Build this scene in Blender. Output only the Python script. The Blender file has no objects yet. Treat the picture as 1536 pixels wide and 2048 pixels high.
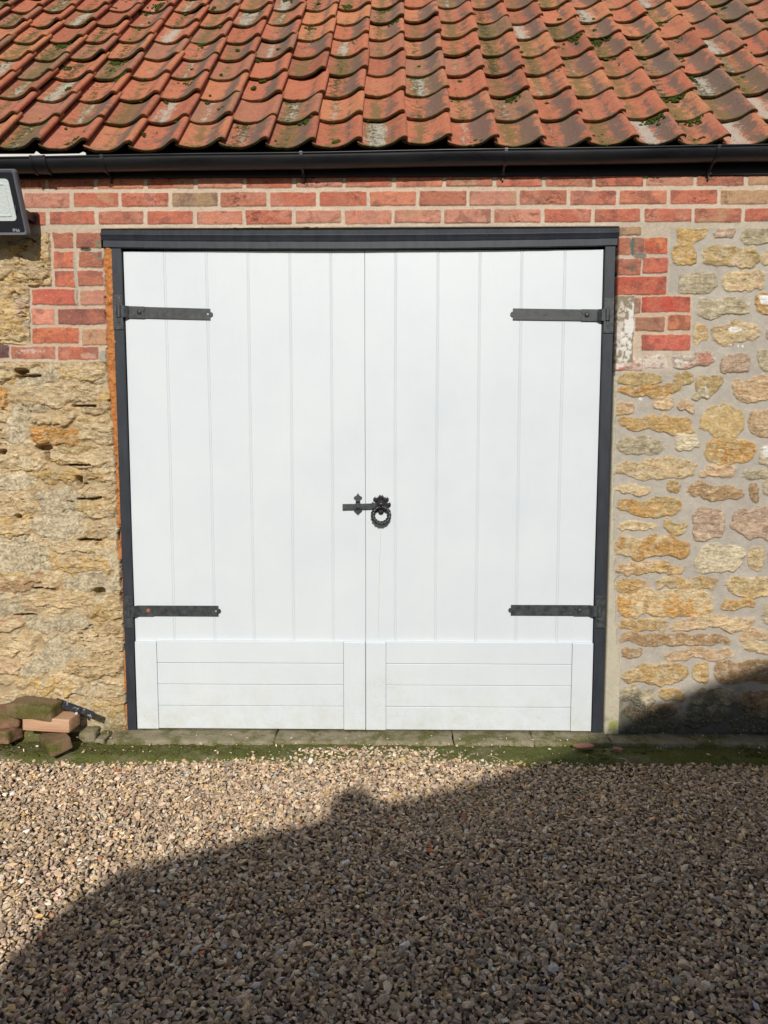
import bpy, bmesh, math, random
import numpy as np
from mathutils import Vector, Matrix, Euler
from math import sin, cos, tan, radians as R, pi, atan, floor
rnd = random.Random(7)
rs = np.random.RandomState(11)
# ------------------------------------------------------------------ camera
CD, CH, CX, PITCH, YAW, F = 3.478, 1.395, 0.055, 5.4, 0.9, 1479.0
sc = bpy.context.scene
COL = sc.collection
cam = bpy.data.cameras.new("camera"); cam.lens = 26.0; cam.sensor_width = 36; cam.clip_end = 400; cam.clip_start = 0.02
camo = bpy.data.objects.new("camera", cam); COL.objects.link(camo)
camo.location = (CX, -CD, CH); camo.rotation_euler = (R(90 - PITCH), 0, R(YAW)); sc.camera = camo
# ------------------------------------------------------------------ light
SUN_EL, SUN_AZ = 29.5, -3.0          # azimuth to the left of straight behind the camera
sv = Vector((-tan(R(SUN_AZ)), -1, tan(R(SUN_EL)) / cos(R(SUN_AZ)))).normalized()
w = bpy.data.worlds.new("World"); sc.world = w; w.use_nodes = True
nt = w.node_tree; bg = nt.nodes['Background']; sky = nt.nodes.new('ShaderNodeTexSky')
sky.sky_type = 'NISHITA'; sky.sun_disc = False; sky.sun_elevation = R(SUN_EL); sky.sun_rotation = R(180 + SUN_AZ)
sky.air_density = 1.0; sky.dust_density = 1.0; sky.ozone_density = 1.0
nt.links.new(sky.outputs[0], bg.inputs[0]); bg.inputs[1].default_value = 0.066
sl = bpy.data.lights.new("sun", 'SUN'); sl.energy = 3.65; sl.angle = R(0.5); sl.color = (1.0, 0.945, 0.87)
slo = bpy.data.objects.new("sun", sl); COL.objects.link(slo); slo.location = (-4, -6, 8)
slo.rotation_euler = sv.to_track_quat('Z', 'Y').to_euler()
sc.view_settings.view_transform = 'Standard'; sc.view_settings.look = 'None'
sc.view_settings.exposure = 0.0; sc.view_settings.gamma = 1.0

# ------------------------------------------------------------------ survey: photo measurements -> metres
_cr = camo.rotation_euler.to_matrix()
def ray(px, py): return _cr @ Vector(((px - 768) / F, -(py - 1024) / F, -1))
def W(px, py, y=0.0):                      # point on an upright plane parallel to the wall
    d = ray(px, py); t = (y + CD) / d.y; return Vector((CX + d.x * t, y, CH + d.z * t))
def G(px, py, z=0.0):                      # point on a level plane
    d = ray(px, py); t = (z - CH) / d.z; return Vector((CX + d.x * t, -CD + d.y * t, z))

# ------------------------------------------------------------------ object helpers
def tag(o, label=None, cat=None, group=None, kind=None):
    if label: o['label'] = label
    if cat: o['category'] = cat
    if group: o['group'] = group
    if kind: o['kind'] = kind
    return o
def empty(name, loc=(0, 0, 0), rz=0):
    o = bpy.data.objects.new(name, None); COL.objects.link(o); o.location = loc; o.rotation_euler = (0, 0, rz)
    o.empty_display_size = 0.1; return o
def link(name, me, m, parent=None, smooth=None):
    o = bpy.data.objects.new(name, me); COL.objects.link(o)
    if m: me.materials.append(m)
    if parent: o.parent = parent
    if smooth is not None:
        me.polygons.foreach_set('use_smooth', [smooth] * len(me.polygons))
    return o
def obj(name, bm, m, parent=None, smooth=False):
    me = bpy.data.meshes.new(name); bmesh.ops.recalc_face_normals(bm, faces=bm.faces); bm.to_mesh(me); bm.free()
    return link(name, me, m, parent, smooth)
def box(bm, c, s, rot=None, bev=0.0, seg=2):
    r = bmesh.ops.create_cube(bm, size=1); vs = r['verts']
    bmesh.ops.scale(bm, verts=vs, vec=s)
    if bev:
        es = list({e for v in vs for e in v.link_edges})
        q = bmesh.ops.bevel(bm, geom=es, offset=bev, segments=seg, affect='EDGES', profile=.5)
        vs = list({v for f in q['faces'] for v in f.verts} | {v for v in vs if v.is_valid})
    if rot is not None: bmesh.ops.rotate(bm, verts=vs, cent=(0, 0, 0), matrix=rot.to_matrix() if isinstance(rot, Euler) else rot)
    bmesh.ops.translate(bm, verts=vs, vec=c); return vs
def bx(bm, x0, x1, y0, y1, z0, z1, bev=0.0, seg=2):
    return box(bm, ((x0 + x1) / 2, (y0 + y1) / 2, (z0 + z1) / 2), (x1 - x0, y1 - y0, z1 - z0), None, bev, seg)
def cyl(bm, a, b, r, n=16, r2=None, cap=True):
    a = Vector(a); b = Vector(b); d = b - a
    q = bmesh.ops.create_cone(bm, cap_ends=cap, segments=n, radius1=r, radius2=r if r2 is None else r2, depth=d.length)
    vs = q['verts']; bmesh.ops.rotate(bm, verts=vs, cent=(0, 0, 0), matrix=d.to_track_quat('Z', 'Y').to_matrix())
    bmesh.ops.translate(bm, verts=vs, vec=(a + b) / 2); return vs
def prism(bm, pts, d, off=(0, 0, 0)):      # polygon pts (x,z) extruded in y from off.y to off.y+d
    o = Vector(off); f = [bm.verts.new((p[0] + o.x, o.y, p[1] + o.z)) for p in pts]; b = [bm.verts.new((p[0] + o.x, o.y + d, p[1] + o.z)) for p in pts]
    n = len(pts); bm.faces.new(f); bm.faces.new(b[::-1])
    for i in range(n): bm.faces.new((f[i], b[i], b[(i + 1) % n], f[(i + 1) % n]))
    return f + b
def dome(bm, c, r, flat=0.55):
    q = bmesh.ops.create_uvsphere(bm, u_segments=14, v_segments=8, radius=r); vs = q['verts']
    bmesh.ops.scale(bm, verts=vs, vec=(1, flat, 1)); bmesh.ops.translate(bm, verts=vs, vec=c); return vs

# ------------------------------------------------------------------ node materials
class NT:
    def __init__(s, name, rough=0.8, metal=0.0, spec=0.5):
        s.m = bpy.data.materials.new(name); s.m.use_nodes = True; s.t = s.m.node_tree; s.b = s.t.nodes['Principled BSDF']
        s.b.inputs['Roughness'].default_value = rough; s.b.inputs['Metallic'].default_value = metal
        s.b.inputs['Specular IOR Level'].default_value = spec; s.tc = s.t.nodes.new('ShaderNodeTexCoord').outputs['Object']
    def put(s, sock, v):
        if isinstance(v, bpy.types.NodeSocket): s.t.links.new(v, sock)
        elif isinstance(v, (tuple, list)) and len(v) == 3 and sock.type == 'RGBA': sock.default_value = (*v, 1)
        else: sock.default_value = v
    def noise(s, scale, det=4, rough=.6, dist=0, stretch=None, col=False):
        n = s.t.nodes.new('ShaderNodeTexNoise'); n.inputs['Scale'].default_value = scale; n.inputs['Detail'].default_value = det
        n.inputs['Roughness'].default_value = rough; n.inputs['Distortion'].default_value = dist; v = s.tc
        if stretch:
            mp = s.t.nodes.new('ShaderNodeMapping'); mp.inputs['Scale'].default_value = stretch; s.t.links.new(v, mp.inputs[0]); v = mp.outputs[0]
        s.t.links.new(v, n.inputs['Vector']); return n.outputs[1 if col else 0]
    def vor(s, scale, feat='F1', out=0):
        n = s.t.nodes.new('ShaderNodeTexVoronoi'); n.feature = feat; n.inputs['Scale'].default_value = scale
        s.t.links.new(s.tc, n.inputs['Vector']); return n.outputs[out]
    def attr(s, name, out='Color'):
        n = s.t.nodes.new('ShaderNodeAttribute'); n.attribute_name = name; return n.outputs[out]
    def ramp(s, v, a, b, lo=0., hi=1.):
        n = s.t.nodes.new('ShaderNodeMapRange'); n.inputs[1].default_value = a; n.inputs[2].default_value = b
        n.inputs[3].default_value = lo; n.inputs[4].default_value = hi; s.put(n.inputs[0], v); return n.outputs[0]
    def math(s, op, a, b=0.5):
        n = s.t.nodes.new('ShaderNodeMath'); n.operation = op; s.put(n.inputs[0], a); s.put(n.inputs[1], b); return n.outputs[0]
    def mix(s, f, a, b, mode='MIX'):
        n = s.t.nodes.new('ShaderNodeMix'); n.data_type = 'RGBA'; n.blend_type = mode; n.clamp_factor = True
        s.put(n.inputs[0], f); s.put(n.inputs[6], a); s.put(n.inputs[7], b); return n.outputs[2]
    def grey(s, v):
        n = s.t.nodes.new('ShaderNodeCombineColor')
        for i in range(3): s.put(n.inputs[i], v)
        return n.outputs[0]
    def bump(s, h, dist=.002, strength=1.0, prev=None):
        n = s.t.nodes.new('ShaderNodeBump'); n.inputs['Distance'].default_value = dist; n.inputs['Strength'].default_value = strength
        s.put(n.inputs['Height'], h)
        if prev is not None: s.t.links.new(prev, n.inputs['Normal'])
        s.t.links.new(n.outputs[0], s.b.inputs['Normal']); return n.outputs[0]
    def color(s, c): s.put(s.b.inputs['Base Color'], c); return s
    def rough(s, r): s.put(s.b.inputs['Roughness'], r); return s

def mat_vcol(name, fine=90, amp=.3, bd=.0015, rough=.92, grain=False):
    k = NT(name, rough, spec=.25); a = k.attr('Col'); n = k.noise(fine, 6, .7)
    if grain:      # alpha = how coarse the surface is: smooth trowelled mortar to crystalline stone
        al = k.attr('Col', 'Alpha'); n2 = k.noise(fine * .34, 7, .82, .3, stretch=(.6, 1, 1.3))
        c1 = k.mix(1.0, a, k.grey(k.ramp(n, .25, .75, .80, 1.2)), 'MULTIPLY')
        c2 = k.mix(1.0, a, k.grey(k.ramp(n2, .32, .68, .66, 1.58)), 'MULTIPLY'); c2 = k.mix(k.ramp(k.noise(fine * .8, 3, .6), .58, .66, 0, .45), c2, (.68, .60, .46))
        c2 = k.mix(k.ramp(k.noise(fine * .5, 5, .75), .64, .72, 0, .5), c2, (.20, .14, .09))
        k.color(k.mix(al, c1, c2)); p = k.bump(n, .002); k.bump(k.math('MULTIPLY', n2, al), .0065, 1.0, p); return k.m
    c = k.mix(1.0, a, k.grey(k.ramp(n, .25, .75, 1 - amp, 1 + amp)), 'MULTIPLY')
    c = k.mix(1.0, c, k.grey(k.ramp(k.noise(fine * .37, 5, .75), .3, .7, 1 - amp * .5, 1 + amp * .5)), 'MULTIPLY')
    k.color(c); k.bump(n, bd); return k.m
M = {}
M['wall'] = mat_vcol('stone_and_mortar', 190, .55, .0045, grain=True)
M['brick'] = mat_vcol('fired_brick', 190, .4, .003, grain=True)
M['gravel'] = mat_vcol('gravel_chips', 160, .3, .0012, .85)
# white gloss paint
k = NT('white_gloss_paint', .38, spec=.4)
n1 = k.noise(3.0, 5, .6); n2 = k.noise(26, 3, .6, stretch=(1, 1, .12)); n3 = k.noise(170, 2, .6)
c = k.mix(k.ramp(n1, .35, .7), (.635, .69, .73), (.67, .72, .745))
c = k.mix(k.ramp(n2, .62, .8, 0, .22), c, (.62, .62, .57))
sep = k.t.nodes.new('ShaderNodeSeparateXYZ'); k.t.links.new(k.tc, sep.inputs[0])
lowz = k.ramp(sep.outputs[2], .50, .0, 0, 1)
dirt = k.math('MULTIPLY', k.math('POWER', lowz, 2.2), k.ramp(k.noise(9, 6, .75), .42, .72))
c = k.mix(k.math('MULTIPLY', dirt, .5), c, (.47, .46, .34))
spl = k.math('MULTIPLY', k.math('POWER', lowz, 2.0), k.ramp(k.noise(210, 2, .5), .68, .72))
c = k.mix(k.math('MULTIPLY', spl, .75), c, (.24, .21, .13))
c = k.mix(k.ramp(k.noise(48, 3, .6), .755, .79, 0, .5), c, (.42, .41, .34))
vd = k.t.nodes.new('ShaderNodeVectorMath'); vd.operation = 'DISTANCE'; k.t.links.new(k.tc, vd.inputs[0]); vd.inputs[1].default_value = tuple(W(768, 1376, 0)); dd = k.math('MULTIPLY', k.ramp(vd.outputs['Value'], .13, .0, 0, 1), k.ramp(k.noise(14, 5, .7), .38, .62))
c = k.mix(k.math('MULTIPLY', dd, k.ramp(k.noise(120, 4, .7), .55, .63, 0, .6)), c, (.28, .28, .16)); c = k.mix(k.math('MULTIPLY', dd, .15), c, (.52, .50, .38))
k.color(c); k.rough(k.ramp(n1, .3, .7, .34, .5)); p = k.bump(k.noise(60, 4, .6, stretch=(1, 1, .1)), .0007); k.bump(n3, .0003, .6, p)
M['white'] = k.m
k = NT('dark_grey_frame_paint', .5, spec=.35); n = k.noise(30, 5, .6, stretch=(1, 1, .25))
c = k.mix(k.ramp(n, .3, .7), (.020, .025, .034), (.036, .042, .053)); c = k.mix(k.ramp(k.noise(120, 3), .66, .72, 0, .5), c, (.13, .13, .13))
k.color(c); k.bump(n, .0012); M['frame'] = k.m
k = NT('painted_iron', .48, .0); n = k.noise(45, 5, .65); c = k.mix(k.ramp(n, .35, .7), (.022, .026, .030), (.062, .068, .074))
c = k.mix(k.ramp(k.noise(70, 3, .5), .70, .74, 0, .85), c, (.28, .12, .06)); k.color(c); k.bump(n, .0008); k.rough(k.ramp(n, .3, .7, .38, .6)); M['iron'] = k.m
k = NT('black_gloss_iron', .3, .0, .6); n = k.noise(60, 4); k.color(k.mix(n, (.012, .012, .015), (.03, .03, .034))); k.bump(n, .0006); M['blackiron'] = k.m
k = NT('rusty_iron', .8); k.color(k.mix(k.noise(160, 4), (.12, .05, .03), (.42, .19, .10))); M['rust'] = k.m
k = NT('bright_screw', .4, .3); k.color((.45, .45, .43)); M['screw'] = k.m
k = NT('black_gutter_plastic', .34, 0, .5); n = k.noise(8, 5, .65, stretch=(.25, 1, 1)); c = k.mix(k.ramp(n, .35, .7), (.005, .006, .009), (.015, .016, .019))
c = k.mix(k.ramp(k.noise(160, 2), .7, .75, 0, .5), c, (.12, .11, .10)); k.color(c); k.rough(k.ramp(n, .35, .7, .28, .5)); k.bump(n, .001); M['gutter'] = k.m
k = NT('black_fascia_paint', .6); k.color(k.mix(k.noise(40, 4), (.008, .008, .011), (.02, .02, .025))); M['fascia'] = k.m
k = NT('white_upvc', .4); k.color(k.mix(k.noise(30, 3), (.6, .6, .58), (.75, .75, .74))); M['upvc'] = k.m
k = NT('orange_expanding_foam', .8); n = k.noise(55, 6, .7); c = k.mix(k.ramp(n, .35, .7), (.38, .125, .03), (.58, .25, .07))
c = k.mix(k.ramp(k.noise(90, 4, .7), .62, .7, 0, .9), c, (.17, .10, .06)); k.color(c); k.bump(n, .004); M['foam'] = k.m
k = NT('terracotta_pantile', .86, spec=.3)
an_ = k.t.nodes.new('ShaderNodeAttribute'); an_.attribute_name = 'tile'; sp = k.t.nodes.new('ShaderNodeSeparateColor'); k.t.links.new(an_.outputs['Color'], sp.inputs[0]); r1, s1, r2 = sp.outputs; ph_ = an_.outputs['Alpha']
cr = k.t.nodes.new('ShaderNodeValToRGB'); e = cr.color_ramp.elements
e[0].position = 0; e[0].color = (0.325, 0.106, 0.063, 1); e[1].position = 1; e[1].color = (0.275, 0.156, 0.092, 1)
for p_, c_ in ((.2, (.50, .15, .085)), (.45, (.56, .185, .10)), (.6, (.60, .245, .115)), (.75, (.48, .155, .10)), (.9, (.38, .18, .115))):
    q = e.new(p_); q.color = (*c_, 1)
k.t.links.new(r1, cr.inputs[0]); c = cr.outputs[0]
def fr_(v, m_): return k.math('FRACT', k.math('MULTIPLY', v, m_))
ra, rb, rc_, rd = fr_(r1, 7.31), fr_(r2, 5.77), fr_(r1, 13.9), fr_(r2, 17.3)
nb = k.noise(13, 7, .76, .1); nm = k.noise(42, 7, .76, .1); nf = k.noise(190, 4, .7); ns = k.noise(22, 7, .8, .1); nl = k.noise(30, 8, .85, .1, stretch=(1, .6, .6))
def near(v, c0, wd, hi, lo): return k.ramp(k.math('ABSOLUTE', k.math('SUBTRACT', v, c0)), 0, wd, hi, lo)
c = k.mix(k.ramp(nm, .42, .66, 0, .5), c, (.60, .29, .15))
c = k.mix(k.ramp(k.noise(17, 6, .75), .5, .62, 0, .45), c, (.36, .13, .09))
m1 = k.math('ADD', k.math('ADD', nb, near(ph_, .76, .30, .17, -.12)), k.ramp(ra, 0, 1, -.14, .12))
c = k.mix(k.ramp(m1, .52, .62, 0, .82), c, (.155, .125, .10))                 # grey-brown algae on the shoulder of the roll
m2 = k.math('ADD', k.math('ADD', ns, near(ph_, .40, .35, .08, -.14)), k.ramp(rb, 0, 1, -.15, .14))
c = k.mix(k.ramp(m2, .50, .62, 0, .8), c, (.175, .14, .055))                 # olive growth in the trough
m3 = k.math('ADD', k.math('ADD', nl, near(ph_, .40, .38, .06, -.22)), k.ramp(rc_, .45, 1.0, -.18, .15))
c = k.mix(k.ramp(m3, .54, .62, 0, .85), c, (.50, .47, .39))                   # pale lichen crust
m4 = k.math('ADD', k.math('ADD', k.noise(45, 6, .8, .1), near(ph_, .35, .35, .04, -.12)), k.ramp(rd, .2, 1.0, -.10, .09))
c = k.mix(k.ramp(m4, .56, .62, 0, .9), c, (.055, .062, .018))                  # thin dark moss
c = k.mix(k.ramp(k.noise(110, 3, .7), .67, .70, 0, .85), c, (.56, .52, .43))
c = k.mix(k.ramp(k.noise(85, 4, .7, .1), .66, .70, 0, .85), c, (.06, .045, .03))
edge = k.math('ADD', k.ramp(s1, 0.0, .09, .24, -.06), nm)
c = k.mix(k.ramp(edge, .60, .74, 0, .85), c, (.12, .115, .035))               # mossy lower lip
c = k.mix(1.0, c, k.grey(k.ramp(nf, .25, .75, .66, 1.3)), 'MULTIPLY')
k.color(c); p = k.bump(nf, .003); k.bump(nm, .009, .8, p); M['tile'] = k.m
k = NT('dark_moss', .95, spec=.1); n = k.noise(120, 5, .7); k.color(k.mix(k.ramp(n, .3, .7), (.018, .03, .006), (.085, .12, .02))); k.bump(n, .006); M['moss'] = k.m
k = NT('lamp_casing', .42); k.color(k.mix(k.noise(200, 3), (.012, .014, .02), (.02, .022, .03))); M['casing'] = k.m
k = NT('lamp_bezel', .35); k.color(k.mix(k.noise(60, 3), (.10, .11, .13), (.16, .17, .19))); M['bezel'] = k.m
k = NT('lamp_reflector', .35); v = k.vor(150); k.color(k.mix(k.ramp(v, .0, .6), (.62, .71, .70), (.68, .76, .75))); k.bump(v, .001); M['reflector'] = k.m
k = NT('lamp_print', .6); k.color((.5, .52, .54)); M['print'] = k.m
def mossy(name, stone, stone2, mossamt, low=(.055, .06, .015), hi=(.15, .15, .035)):
    k = NT(name, .93, spec=.2); n = k.noise(22, 6, .7); f = k.noise(150, 5, .7)
    c = k.mix(k.ramp(n, .35, .65), stone, stone2); m = k.mix(k.ramp(f, .3, .7), low, hi)
    c = k.mix(k.ramp(k.noise(7, 6, .72), .62 - mossamt, .74 - mossamt), c, m)
    c = k.mix(1.0, c, k.grey(k.ramp(f, .25, .75, .75, 1.25)), 'MULTIPLY')
    k.color(c); p = k.bump(f, .0025); k.bump(n, .008, .7, p); return k.m
M['mossbrick'] = mossy('moss_covered_stone', (.20, .15, .08), (.24, .16, .09), .17, (.075, .072, .02), (.16, .145, .045))
M['mossbrick2'] = mossy('moss_stained_brick', (.24, .14, .085), (.17, .13, .07), .14)
M['redbrick'] = mossy('weathered_red_brick', (.32, .17, .11), (.20, .13, .075), .11)
M['slab'] = mossy('weathered_concrete', (.34, .29, .20), (.22, .20, .12), .15, (.08, .08, .025), (.19, .18, .07))
M['kerb'] = mossy('moss_covered_kerb', (.20, .18, .11), (.15, .13, .07), .25, (.05, .06, .014), (.15, .16, .045))
k = NT('raw_timber', .75); n = k.noise(14, 5, .6, .8, stretch=(.25, 4, 7)); c = k.mix(k.ramp(n, .3, .7), (.44, .22, .12), (.62, .42, .27))
k.color(c); k.bump(k.noise(60, 4, .6, stretch=(.1, 3, 3)), .0015); M['timber'] = k.m
k = NT('ground_under_gravel', .95); n = k.noise(60, 5, .7); v = k.vor(75); vc = k.vor(75, out=1)
c = k.mix(.45, (.22, .175, .125), vc); c = k.mix(.75, c, (.19, .155, .115)); c = k.mix(k.ramp(v, .25, .75), c, (.035, .03, .022)); k.color(c); k.bump(v, .012, 1.0).node.invert = True; M['ground'] = k.m
k = NT('dry_grass_stem', .7); k.color(k.mix(k.noise(90, 3), (.42, .33, .20), (.58, .48, .32))); M['straw'] = k.m
k = NT('render_wall', .9); k.color(k.mix(k.noise(5, 5), (.13, .13, .14), (.18, .18, .19))); M['house'] = k.m
k = NT('slate_roof', .8); k.color(k.mix(k.noise(5, 5), (.10, .09, .09), (.17, .14, .13))); M['slate'] = k.m
k = NT('white_pebble', .7); k.color((.62, .60, .56)); M['pebble'] = k.m
k = NT('terracotta_fragment', .9); k.color(k.mix(k.noise(90, 5), (.26, .11, .08), (.40, .20, .15))); M['fragment'] = k.m

# ------------------------------------------------------------------ numpy noise
def _h(ix, iy, seed):
    n = (ix.astype(np.int64) * 374761393 + iy.astype(np.int64) * 668265263 + seed * 974634777) & 0xffffffff
    n = ((n ^ (n >> 13)) * 1274126177) & 0xffffffff; n = n ^ (n >> 16)
    return (n & 0xffffff) / float(0xffffff)
def vn(x, y, seed=0):
    x0 = np.floor(x); y0 = np.floor(y); fx = x - x0; fy = y - y0; fx = fx * fx * (3 - 2 * fx); fy = fy * fy * (3 - 2 * fy)
    a = _h(x0, y0, seed); b = _h(x0 + 1, y0, seed); c = _h(x0, y0 + 1, seed); d = _h(x0 + 1, y0 + 1, seed)
    return (a * (1 - fx) + b * fx) * (1 - fy) + (c * (1 - fx) + d * fx) * fy - .5
def fbm(x, y, f, o=4, seed=0, g=.55):
    r = 0; a = 1.; t = 0
    for i in range(o):
        r = r + a * vn(x * f + 13.7 * i + seed * 3.1, y * f - 7.3 * i + seed * 1.7, seed + i); t += a; a *= g; f *= 2.03
    return r / t * 1.9
def ss(a, b, v):
    t = np.clip((v - a) / (b - a), 0, 1); return t * t * (3 - 2 * t)
def grid_mesh(name, X, Y, Z, C, keep, m, parent, AL=None):
    nz, nx = X.shape; used = np.zeros((nz, nx), bool)
    for dz in (0, 1):
        for dx in (0, 1): used[dz:nz - 1 + dz, dx:nx - 1 + dx] |= keep
    idx = -np.ones((nz, nx), np.int64); idx[used] = np.arange(used.sum())
    v = np.stack([X[used], Y[used], Z[used]], 1).astype(np.float32)
    q = np.stack([idx[:-1, :-1][keep], idx[:-1, 1:][keep], idx[1:, 1:][keep], idx[1:, :-1][keep]], 1).astype(np.int32)
    me = bpy.data.meshes.new(name); raw_mesh(me, v, q, 4)
    a = me.color_attributes.new('Col', 'FLOAT_COLOR', 'POINT'); c = np.ones((len(v), 4), np.float32); c[:, :3] = np.clip(C[used], .004, .9); c[:, 3] = 1 if AL is None else AL[used]; a.data.foreach_set('color', c.ravel())
    return link(name, me, m, parent, True)
def raw_mesh(me, v, f, n):
    me.vertices.add(len(v)); me.vertices.foreach_set('co', np.ascontiguousarray(v, np.float32).ravel())
    me.loops.add(f.size); me.loops.foreach_set('vertex_index', np.ascontiguousarray(f, np.int32).ravel())
    me.polygons.add(len(f)); me.polygons.foreach_set('loop_start', np.arange(0, f.size, n, dtype=np.int32)); me.update(calc_edges=True)

# ------------------------------------------------------------------ the garage front
garage = tag(empty('garage_building'), 'old stone garage front with red brick band, pantile roof and white double doors', 'building')
DX0, DX1, DZ1, MEET = -1.209, 1.007, 2.276, -0.0885        # clear opening between the jambs
FX0, FX1 = -1.2535, 1.0545                                  # outer faces of the jambs
fine = np.arange(-1.80, 1.80, .003)
gx = np.concatenate([np.linspace(-3.2, -1.806, 150), fine, np.linspace(1.806, 3.2, 150)]); gz = np.arange(-.16, 2.63, .003)
X, Z = np.meshgrid(gx, gz)
Hh = np.zeros_like(X); Cc = np.zeros(X.shape + (3,))
Al = np.zeros_like(X) + .12; cls = np.zeros(X.shape, np.int8)                            # 0 stone, 1 brick
WX = fbm(X, Z, 22, 3, 5) * .006 + fbm(X, Z, 95, 3, 9) * .0026; WZ = fbm(X, Z, 22, 3, 6) * .006 + fbm(X, Z, 95, 3, 8) * .0026
N1 = fbm(X, Z, 7, 5, 21); N2 = fbm(X, Z, 40, 4, 22); N3 = fbm(X, Z, 130, 3, 23); NS = fbm(X * .45, Z * 1.5, 34, 5, 24, .62)
def arr(c): return np.array(c, float)
left = X < -.1
# mortar beds
mr = arr((.43, .39, .33)); ml = arr((.45, .345, .205))
Cc[:] = mr * (1 + .16 * N1 + .12 * N2)[..., None]
Cl = ml * (1 + .22 * N1 + .25 * NS)[..., None]; Cc[left] = Cl[left]
Hh[:] = .0022 * N1 + .0016 * N2 + .0006 * N3
def stone(cx, cz, w_, h_, col, n=3.2, proud=.007, tap=0., rot=0., rough=.004, soft=.0045, warp=1.35, col2=None, strata=.32, grain=0.42, seed=None, agrain=1.):
    seed = rnd.randint(0, 9999) if seed is None else seed
    i0, i1 = np.searchsorted(gx, (cx - w_ * .5 - .03, cx + w_ * .5 + .03)); j0, j1 = np.searchsorted(gz, (cz - h_ * .5 - .03, cz + h_ * .5 + .03))
    if i1 - i0 < 2 or j1 - j0 < 2: return
    S = (slice(j0, j1), slice(i0, i1)); x = X[S] - cx + WX[S] * warp; z = Z[S] - cz + WZ[S] * warp
    if rot: x, z = x * cos(rot) + z * sin(rot), -x * sin(rot) + z * cos(rot)
    u = x / (w_ / 2); sh = (rnd.random() - .5) * .5; hz = (h_ / 2) * (1 + tap * np.clip(u, -1.1, 1.1))
    th_ = np.arctan2(z * 1.0 / hz, u); facet = .11 * vn(th_ * 1.3 + 40, th_ * 0 + seed * .71, seed + 31) + .10 * vn(th_ * 3.1 + 40, th_ * 0 + seed * .31, seed + 32)
    sx = seed * .37
    lump = vn(x * 14 + sx, z * 5 + 3, seed) * min(h_, .06) * .42 + vn(x * 40 + sx, z * 12, seed + 3) * min(h_, .05) * .22
    q = (np.abs(u + .25 * sh * z / hz) ** n + np.abs((z + lump * warp) / hz) ** n) ** (1 / n) * (1 + facet)
    sd = (1 - q) * min(w_, h_) / 2
    msk = ss(-.002, .0038, sd + .0022 * N2[S]); pr = ss(-.001, soft, sd)
    hgt = proud * pr + rough * (NS[S] * 1.1 + N2[S] * .5 + .7 * N1[S]) * pr
    # bedding cracks
    cr = np.abs(fbm(x * .35 + sx, z, 26, 3, seed + 5)); hgt = hgt - ss(.05, .0, cr) * rough * .9 * pr
    Hh[S] = Hh[S] * (1 - msk) + (hgt + Hh[S] * .3) * msk
    Al[S] = Al[S] * (1 - msk) + agrain * msk
    c = arr(col)[None, None] * (1 + strata * NS[S] + .16 * N2[S] + grain * N3[S])[..., None]
    if col2 is not None:
        mm = ss(-.16, .22, fbm(X[S], Z[S], 14, 5, seed + 9, .7)); c = c * (1 - mm[..., None]) + arr(col2) * (1 + strata * NS[S] + grain * N3[S])[..., None] * mm[..., None]
    sat = rnd.uniform(.88, 1.08); dkp = (ss(.10, .38, fbm(X[S] * .7 + sx, Z[S], 42, 4, seed + 12, .65)) * .45)[..., None]; c = c * (1 - dkp) + c * arr((.62, .54, .46)) * dkp
    ltp = (ss(.16, .36, fbm(X[S] * .8 - sx, Z[S], 60, 3, seed + 14, .65)) * .4)[..., None]; c = c * (1 - ltp) + arr((.66, .57, .42)) * ltp
    Cc[S] = Cc[S] * (1 - msk[..., None]) + c * sat * msk[..., None]
def stpx(x0, y0, x1, y1, col, **k):
    a = W(x0, (y0 + y1) / 2); b = W(x1, (y0 + y1) / 2); t = W((x0 + x1) / 2, y0); d = W((x0 + x1) / 2, y1)
    stone((a.x + b.x) / 2, (t.z + d.z) / 2, b.x - a.x, t.z - d.z, col, **k)
CREAM = (.55, .42, .24); GOLD = (.50, .33, .135); ORG = (.50, .29, .10); PEACH = (.53, .37, .22); GREY = (.42, .36, .24); OLV = (.45, .33, .155); PINK = (.46, .33, .235); BRN = (.36, .235, .125); PALE = (.56, .48, .33)
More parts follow.
